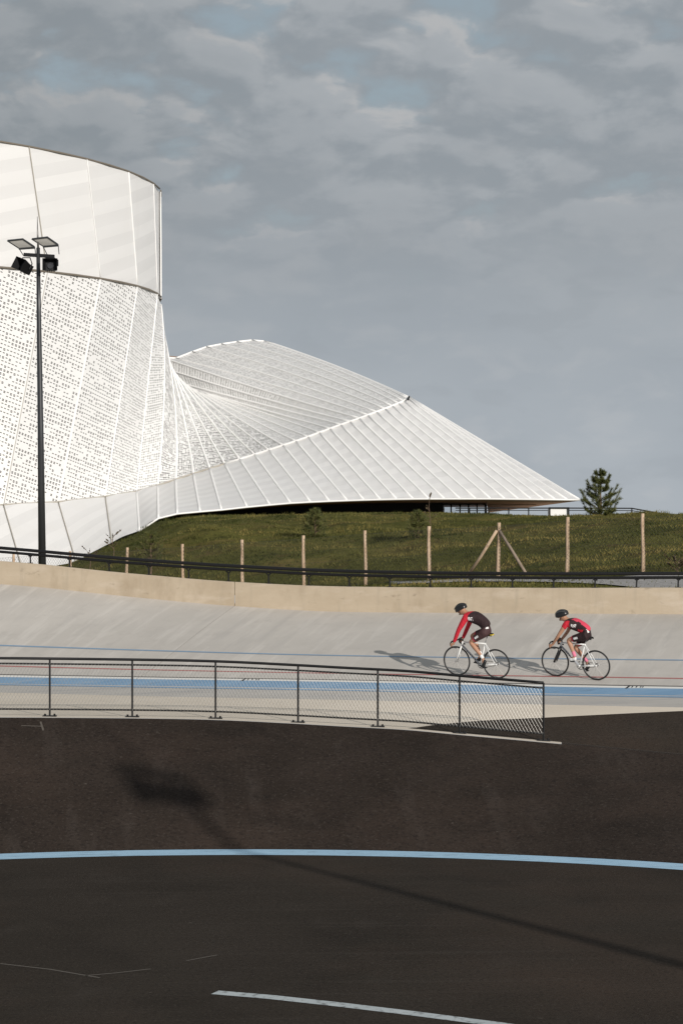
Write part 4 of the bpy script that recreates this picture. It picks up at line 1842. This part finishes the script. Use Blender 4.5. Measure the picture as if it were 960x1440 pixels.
def make_rider(label, j, style):
    root = empty('person')
    V = Vector
    sk, ar = [], []
    pel, sp, ch, uc, nk, hd = j['pelvis'], j['spine'], j['chest'], j['uchest'], j['neck'], j['head']
    hdir = (V(hd) - V(nk)).normalized()
    face = V((.82, .0, -.38)).normalized() if style == 1 else V((.93, .12, -.2)).normalized()
    torso = [('pel', pel, .115), ('sp', sp, .112), ('ch', ch, .128), ('uc', uc, .105)]
    head = [('uc', uc, .105), ('nk', nk, .056), ('hb', V(nk).lerp(V(hd), .55), .066), ('hd', hd, .09), ('cr', V(hd) + hdir * .06, .07)]
    nose = [('hd', hd, .09), ('ns', V(hd) + face * .085 - V((0, 0, .0)), .028), ('nt', V(hd) + face * .118 + V((0, 0, -.02)), .012)]
    chin = [('hb', None, 0), ('cn', V(hd) + face * .075 + V((0, 0, -.075)), .032)]
    chin[0] = ('hb', V(nk).lerp(V(hd), .55), .066)
    chains = [torso, head, nose, chin]
    arms, legs = {}, {}
    for s, S in ((1, 'L'), (-1, 'R')):
        y = lambda p: V((p[0], p[1] * s, p[2]))
        sh, el, wr = y(j['sh']), y(j['el']), y(j['wr'])
        pm = wr + (wr - el).normalized() * .055
        cl = [('uc', uc, .105), ('sh' + S, sh, .062), ('ua' + S, sh.lerp(el, .5), .049), ('el' + S, el, .040), ('fa' + S, el.lerp(wr, .4), .038), ('wr' + S, wr, .027), ('pm' + S, pm, .03)]
        chains.append(cl)
        arms[S] = cl
        # fingers wrap the bar drop, thumb on the inner side
        grip = V((.575, s * .205, .715))
        fw = V((1, 0, -.55)).normalized()
        for q, (off, ln) in enumerate(((-.030, .9), (-.010, 1.0), (.010, .95), (.030, .8))):
            b0 = pm + V((.01, s * .01, .0)) + V((.35, 0, .9)).normalized() * off
            k1 = b0 + V((.035, s * .02, -.01)) * ln
            k2 = k1 + V((.018, -s * .02, -.024)) * ln
            k3 = k2 + V((-.012, -s * .014, -.014)) * ln
            chains.append([('pm' + S, pm, .03), (f'f{S}{q}a', k1, .0092), (f'f{S}{q}b', k2, .0085), (f'f{S}{q}c', k3, .0075)])
        th = pm + V((-.002, -s * .030, -.004))
        chains.append([('wr' + S, wr, .027), (f't{S}a', th, .011), (f't{S}b', th + V((.028, -s * .008, -.018)), .009)])
        lg = j['leg' + S]
        hip = V((j['hip'][0], j['hip'][1] * s, j['hip'][2]))
        kn, an, he, ba, to = [V(p) for p in lg]
        ll = [('pel', pel, .125), ('hp' + S, hip, .088), ('th' + S, hip.lerp(kn, .5), .076), ('kn' + S, kn, .057),
              ('cf' + S, kn.lerp(an, .33) + V((-.012, 0, -.01)), .055), ('sn' + S, kn.lerp(an, .7), .040), ('an' + S, an, .034), ('ba' + S, ba, .034), ('to' + S, to, .024)]
        chains.append(ll)
        legs[S] = ll
    skin_obj('body', chains, [M['flesh'], M['maroon']], root, pick=lambda c: 1 if c.x < .0 and c.z > j['hip'][2] - .10 else 0)
    g = lambda k: k

    def grow(ch_, a, c, dr):
        return [(k, p, r_ + dr) for (k, p, r_) in ch_[a:c]]
    # jersey: torso and arms
    if style == 1:
        jc = [grow(torso, 0, 3, .020) + [('uc', uc, .128), ('col', V(uc).lerp(V(nk), .75), .074)]] + [[('uc', uc, .128)] + grow(arms[S], 1, 3, .017) + grow(arms[S], 3, 6, .010) for S in 'LR']

        def pick(c):
            if abs(c.y) > .135 and c.x > .16:
                return 0
            if c.x > .21:
                return 0
            if c.y > .06 and .06 < c.x < .185 and 1.305 < c.z < 1.385:
                return 2
            if c.x > .14 and c.z > 1.44:
                return 0
            return 1
        skin_obj('jersey', jc, [M['red'], M['maroon'], M['print']], root, pick=pick, sub=3)
    else:
        jc = [grow(torso, 0, 3, .020) + [('uc', uc, .128), ('col', V(uc).lerp(V(nk), .75), .074)]]
        for S in 'LR':
            sh, ua = V(arms[S][1][1]), V(arms[S][2][1])
            jc.append([('uc', uc, .128), ('sh' + S, sh, .073), ('ua' + S, sh.lerp(ua, .9), .062)])

        def pick(c):
            if abs(c.y) > .15 and c.x > .14:
                return 0
            if c.x > .24:
                return 1
            if -.02 < c.x < .18 and c.z > 1.27 and abs(c.y) < .1:
                return 2 if c.x > .12 else 3
            if .0 < c.x < .10 and c.y > .07 and 1.17 < c.z < 1.235:
                return 4
            if c.x < .02 and abs(c.y) < .085 and c.z > 1.1:
                return 3
            if -.12 < c.x < .02 and c.y > .085 and c.z > 1.17:
                return 2
            if c.x < -.02 and c.z < 1.12:
                return 0
            return 1
        skin_obj('jersey', jc, [M['red'], M['maroon'], M['maroon'], M['pink'], M['print']], root, pick=pick, sub=3)
    # shorts
    sc = [[('sp', V(sp).lerp(V(pel), .25), .122), ('pel', pel, .150)]]
    hem = {}
    for S in 'LR':
        hp, kn = V(legs[S][1][1]), V(legs[S][3][1])
        e0, e1 = hp.lerp(kn, .66), hp.lerp(kn, .80)
        hem[S] = (hp, kn)
        sc.append([('pel', pel, .150), ('hp' + S, hp, .116), ('th' + S, hp.lerp(kn, .5), .088), ('tm' + S, e0, .080), ('te' + S, e1, .073)])
    hl, kl = hem['L']
    hr_, kr = hem['R']

    def picks(c):
        for (h_, k_, sgn) in ((hl, kl, 1), (hr_, kr, -1)):
            ax = k_ - h_
            t = (c - h_).dot(ax) / ax.length_squared
            if c.y * sgn > 0 and t > .68:
                return 1
            if c.y * sgn > .12 and .34 < t < .60 and abs((c - h_).cross(ax).y / ax.length) < .022:
                return 2
        if style == 1 and c.x < -.22 and c.z > 1.13 and .03 < c.y < .12:
            return 2
        if style == 2 and c.x < -.2 and c.z > 1.06 and .02 < c.y < .1:
            return 2
        return 0
    skin_obj('shorts', sc, [M['brown'] if style == 1 else M['maroon'], M['pink'], M['white_cloth']], root, root=1, sub=3, pick=picks)
    for S in 'LR':
        ll = legs[S]
        sn, an = V(ll[5][1]), V(ll[6][1])
        lo = sn.lerp(an, .25 if style == 1 else -.15)
        skin_obj('sock', [[('a', lo, .044), ('b', an.lerp(sn, .15), .041), ('c', an + (an - sn) * .18, .041)]], [M['white_cloth'] if style == 1 else M['hot_pink']], root)
        he, ba, to = [V(p) for p in j['leg' + S][2:5]]
        an_ = V(j['leg' + S][1])
        mt = M['black_cloth'] if style == 1 else (M['white_cloth'] if S == 'L' else M['black_cloth'])
        skin_obj('shoe', [[('h', he, .040), ('m', he.lerp(ba, .55) + (an_ - he) * .25, .044), ('b', ba, .042), ('t', to, .030)]], [mt], root, root=1)
    # helmet: half shell with ridges and a tail
    hb = MB()
    cen = V(hd) + hdir * .035 - face * .015
    fx = face
    zx = (V((0, 0, 1)) - fx * fx.z).normalized()
    yx = zx.cross(fx)
    rows = []
    nu, nv = 28, 9
    for i in range(nv + 1):
        el_ = R(-14) + (math.pi / 2 - R(-14)) * i / nv
        r = []
        for k in range(nu):
            az = 2 * math.pi * k / nu
            rib = 1 + .05 * math.cos(az * 0 + math.sin(az) * math.cos(el_) * 18)
            bx_, by_, bz_ = .152 * math.cos(el_) * math.cos(az), .108 * math.cos(el_) * math.sin(az), .118 * math.sin(el_)
            if bx_ < 0:
                bz_ += .02 * (bx_ / .15) ** 2
            r.append(cen + (fx * bx_ + yx * by_ + zx * bz_) * rib)
        r.append(r[0])
        rows.append(r)
    hb.grid(rows)
    hb.grid([[cen + (p - cen) * .9 for p in rows[0]], rows[0]])
    hm = hb.build('helmet', M['helmet'], root, smooth=True)
    vb = MB()
    for k in (-2, -1, 0, 1, 2):
        pts = []
        for t in range(7):
            el_ = R(32 + 116 * t / 6)
            pts.append(cen + fx * .150 * math.cos(el_) + yx * (.036 * k) * 1.0 + zx * (.120 * math.sin(el_) * math.sqrt(max(.1, 1 - (.036 * k / .112) ** 2)) + .003))
        vb.tube(pts, .008, 5)
    vb.build('vent_ridge', plain('helmet ridge', (.10, .10, .10) if style == 2 else (.05, .05, .05), .3), hm)
    sb_ = MB()
    for s in (-1, 1):
        sb_.tube([cen + yx * .095 * s - zx * .02, V(hd) + face * .055 + yx * .05 * s - V((0, 0, .085))], .005, 4)
    sb_.build('strap', M['black_cloth'], hm)
    for s in (-1, 1):
        e_ = MB()
        c0 = V(hd) + face * .088 + yx * .033 * s + zx * .012
        e_.tube([c0 - face * .008, c0, c0 + face * .004], [.012, .013, .004], 8)
        e_.build('eye', M['eye'], root, smooth=True)
    return tag(root, label, 'person', 'cyclists on the banked track')


def track_hit(px, y):
    nd = col_nodes(px)
    lo, hi = nd[0][0], nd[5][0]
    for _ in range(40):
        mid = (lo + hi) / 2
        yy = HZ + (CH - track_z(px, mid, nd)) / mid * F
        if yy > y:
            lo = mid
        else:
            hi = mid
    return PZ(px, lo, track_z(px, lo, nd))


def surf_at(x, y):
    return track_z(480 + x / y * F, y)


def ride_matrix(px, y, psi, lean):
    m_ = track_hit(px, y)
    hd = Vector((-math.cos(psi), math.sin(psi), 0))
    f_ = m_ + hd * .585
    r_ = m_ - hd * .395
    pf = Vector((f_.x, f_.y, surf_at(f_.x, f_.y)))
    pr = Vector((r_.x, r_.y, surf_at(r_.x, r_.y)))
    fx = (pf - pr).normalized()
    lf = Vector((-math.sin(psi), -math.cos(psi), 0))
    up = Vector((0, 0, 1)) * math.cos(lean) + lf * math.sin(lean)
    yx = up.cross(fx).normalized()
    zx = fx.cross(yx).normalized()
    mat = Matrix.Identity(4)
    org = pr + fx * .395
    for i in range(3):
        mat[i][0], mat[i][1], mat[i][2], mat[i][3] = fx[i], yx[i], zx[i], org[i]
    return mat


m1 = ride_matrix(676, 953.0, R(31), R(9))
m2_ = ride_matrix(815, 954.6, R(31), R(9))
bike1 = make_bike('white track bicycle with white fork and yellow marked saddle, ridden in front',
                  dict(frame=M['frame_white'], down=M['frame_grey'], letter=M['frame_black'], fork=M['frame_white']), .985, R(188), yellow=True)
bike1.matrix_world = m1
bike2 = make_bike('white track bicycle with broad black fork, ridden behind the other',
                  dict(frame=M['frame_white'], down=M['frame_grey'], letter=M['frame_black'], fork=M['frame_black']), .925, R(44), paddle=True)
bike2.matrix_world = m2_
j1 = dict(pelvis=(-.215, 0, 1.115), spine=(-.135, 0, 1.24), chest=(.02, 0, 1.325), uchest=(.18, 0, 1.37), neck=(.30, 0, 1.425), head=(.405, 0, 1.49),
          sh=(.235, .165, 1.355), el=(.385, .225, 1.09), wr=(.525, .205, .80), hip=(-.195, .088, 1.05),
          legL=[(.175, .10, .81), (-.125, .115, .475), (-.19, .115, .42), (-.145, .115, .315), (-.085, .115, .265)],
          legR=[(.245, -.10, .905), (.035, -.115, .475), (.0, -.115, .405), (.135, -.115, .345), (.205, -.115, .335)])
p1 = make_rider('cyclist with long red sleeves, dark jersey and white socks riding in front', j1, 1)
p1.matrix_world = m1
j2 = dict(pelvis=(-.225, 0, 1.03), spine=(-.135, 0, 1.125), chest=(.03, 0, 1.19), uchest=(.18, 0, 1.225), neck=(.29, 0, 1.285), head=(.385, 0, 1.36),
          sh=(.235, .165, 1.215), el=(.385, .235, .965), wr=(.525, .205, .78), hip=(-.185, .088, .985),
          legL=[(.215, .10, .865), (.055, .115, .525), (.02, .115, .465), (.135, .115, .44), (.205, .115, .435)],
          legR=[(.145, -.10, .665), (-.125, -.115, .375), (-.185, -.115, .32), (-.13, -.115, .215), (-.07, -.115, .185)])
p2 = make_rider('cyclist with short sleeves, pink and maroon jersey and pink socks riding behind', j2, 2)
p2.matrix_world = m2_

# ------------------------------------------------------------------ light
sun = bpy.data.lights.new('sun', 'SUN')
sun.energy = 3.75
sun.angle = R(.53)
sun.color = (1.0, .945, .875)
so = bpy.data.objects.new('sun', sun)
COL.objects.link(so)
to_sun = Vector((math.sin(SUN_AZ) * math.cos(SUN_EL), -math.cos(SUN_AZ) * math.cos(SUN_EL), math.sin(SUN_EL)))
so.rotation_euler = to_sun.to_track_quat('Z', 'Y').to_euler()
so.location = (20, -20, 30)

w = bpy.data.worlds.new('World')
scene.world = w
w.use_nodes = True
nt = w.node_tree
N, L = nt.nodes, nt.links
bg = N['Background']
bg.inputs['Strength'].default_value = .1
sky = N.new('ShaderNodeTexSky')
sky.sky_type = 'NISHITA'
sky.sun_disc = False
sky.sun_elevation = SUN_EL
sky.sun_rotation = math.pi - SUN_AZ
sky.air_density = 1.0
sky.dust_density = 1.5
sky.ozone_density = 1.0
tc = N.new('ShaderNodeTexCoord')
sx = N.new('ShaderNodeSeparateXYZ')
L.new(tc.outputs['Generated'], sx.inputs[0])


def wm(op, a, bb=None, c=None, clamp=False):
    n = N.new('ShaderNodeMath')
    n.operation = op
    n.use_clamp = clamp
    for i, v in enumerate((a, bb, c)):
        if v is None:
            continue
        if isinstance(v, (int, float)):
            n.inputs[i].default_value = v
        else:
            L.new(v, n.inputs[i])
    return n.outputs[0]


zc = wm('MAXIMUM', sx.outputs['Z'], 0.0)
den = wm('ADD', zc, .40)
cv = N.new('ShaderNodeCombineXYZ')
L.new(wm('DIVIDE', sx.outputs['X'], den), cv.inputs[0])
L.new(wm('DIVIDE', sx.outputs['Y'], den), cv.inputs[1])
cv.inputs[2].default_value = SKY_SEED


cv2 = N.new('ShaderNodeVectorMath')
cv2.operation = 'ADD'
L.new(cv.outputs[0], cv2.inputs[0])
cv2.inputs[1].default_value = (.008, -.026, .0)


def wnoise(scale, det, rough, dist=0.0, vec=None):
    n = N.new('ShaderNodeTexNoise')
    n.inputs['Scale'].default_value = scale
    n.inputs['Detail'].default_value = det
    n.inputs['Roughness'].default_value = rough
    n.inputs['Distortion'].default_value = dist
    L.new(vec or cv.outputs[0], n.inputs['Vector'])
    return n.outputs['Fac']


def wmap(v, a, bb, c=0.0, d=1.0, smooth=True):
    n = N.new('ShaderNodeMapRange')
    if smooth:
        n.interpolation_type = 'SMOOTHSTEP'
    n.inputs['From Min'].default_value = a
    n.inputs['From Max'].default_value = bb
    n.inputs['To Min'].default_value = c
    n.inputs['To Max'].default_value = d
    L.new(v, n.inputs['Value'])
    return n.outputs['Result']


def wmix(f, a, bb):
    n = N.new('ShaderNodeMix')
    n.data_type = 'RGBA'
    for s, v in ((0, f), (6, a), (7, bb)):
        if isinstance(v, tuple):
            n.inputs[s].default_value = (*v, 1)
        elif isinstance(v, (int, float)):
            n.inputs[s].default_value = v
        else:
            L.new(v, n.inputs[s])
    return n.outputs[2]


big = wnoise(4.0, 2, .5)
puff = wnoise(13.0, 9, .50, dist=.2)
puff_up = wnoise(13.0, 9, .50, dist=.2, vec=cv2.outputs[0])
fine = wnoise(30, 6, .6)
upper = wmap(zc, .12, .20)
left_ = wmap(sx.outputs['X'], .02, -.16)
thick = wm('ADD', wm('MULTIPLY', big, .25), wm('MULTIPLY', puff, .75))
thick = wm('SUBTRACT', thick, wm('MULTIPLY', upper, .03))
cover = wmap(thick, .33, .45)
# tops of the billows face the low sun, their undersides stay grey
lit = wmap(wm('SUBTRACT', puff, puff_up), -.085, .125)
body = wmap(thick, .40, .66)
tone = wmix(lit, (2.85, 3.18, 3.48), (4.0, 4.26, 4.50))
tone = wmix(wm('MULTIPLY', body, .45), tone, (2.85, 3.16, 3.46))
tone = wmix(wm('MULTIPLY', wmap(wm('MULTIPLY', lit, wmap(thick, .56, .42)), .45, .95), .62), tone, (4.85, 4.86, 4.88))
tone = wmix(wm('MULTIPLY', wmap(fine, .42, .68), .12), tone, (4.5, 4.6, 4.7))
tone = wmix(wm('MULTIPLY', left_, .30), tone, (1.9, 2.15, 2.3))
bluesky = wmix(.8, sky.outputs['Color'], (3.05, 3.6, 3.92))
broken = wmix(cover, bluesky, tone)
# the even grey sheet nearer the horizon
sheet = wmix(wmap(big, .35, .65), (3.45, 3.80, 4.15), (3.75, 4.08, 4.40))
sheet = wmix(wm('MULTIPLY', wmap(puff, .5, .68), .35), sheet, (4.3, 4.5, 4.7))
sheet = wmix(wm('MULTIPLY', wmap(puff, .46, .32), .3), sheet, (3.1, 3.4, 3.7))
shade = wmap(zc, .03, .14, 1.10, .92)
vsc = N.new('ShaderNodeVectorMath')
vsc.operation = 'SCALE'
L.new(sheet, vsc.inputs[0])
L.new(shade, vsc.inputs['Scale'])
col = wmix(wmap(zc, .085, .17), vsc.outputs['Vector'], broken)
L.new(col, bg.inputs['Color'])

# ------------------------------------------------------------------ camera
cam = bpy.data.cameras.new('camera')
cam.sensor_fit = 'HORIZONTAL'
cam.sensor_width = 36
cam.lens = 36 * F / 960
cam.shift_y = (HZ - 720) / 960
cam.clip_start = .5
cam.clip_end = 6000
co = bpy.data.objects.new('camera', cam)
COL.objects.link(co)
co.location = (0, 0, CH)
co.rotation_euler = (math.pi / 2, 0, 0)
scene.camera = co
vs = scene.view_settings
vs.view_transform = 'Standard'
vs.look = 'None'
vs.exposure = 0
vs.gamma = 1
vs.use_curve_mapping = False
scene.render.resolution_x = 682
scene.render.resolution_y = 1024
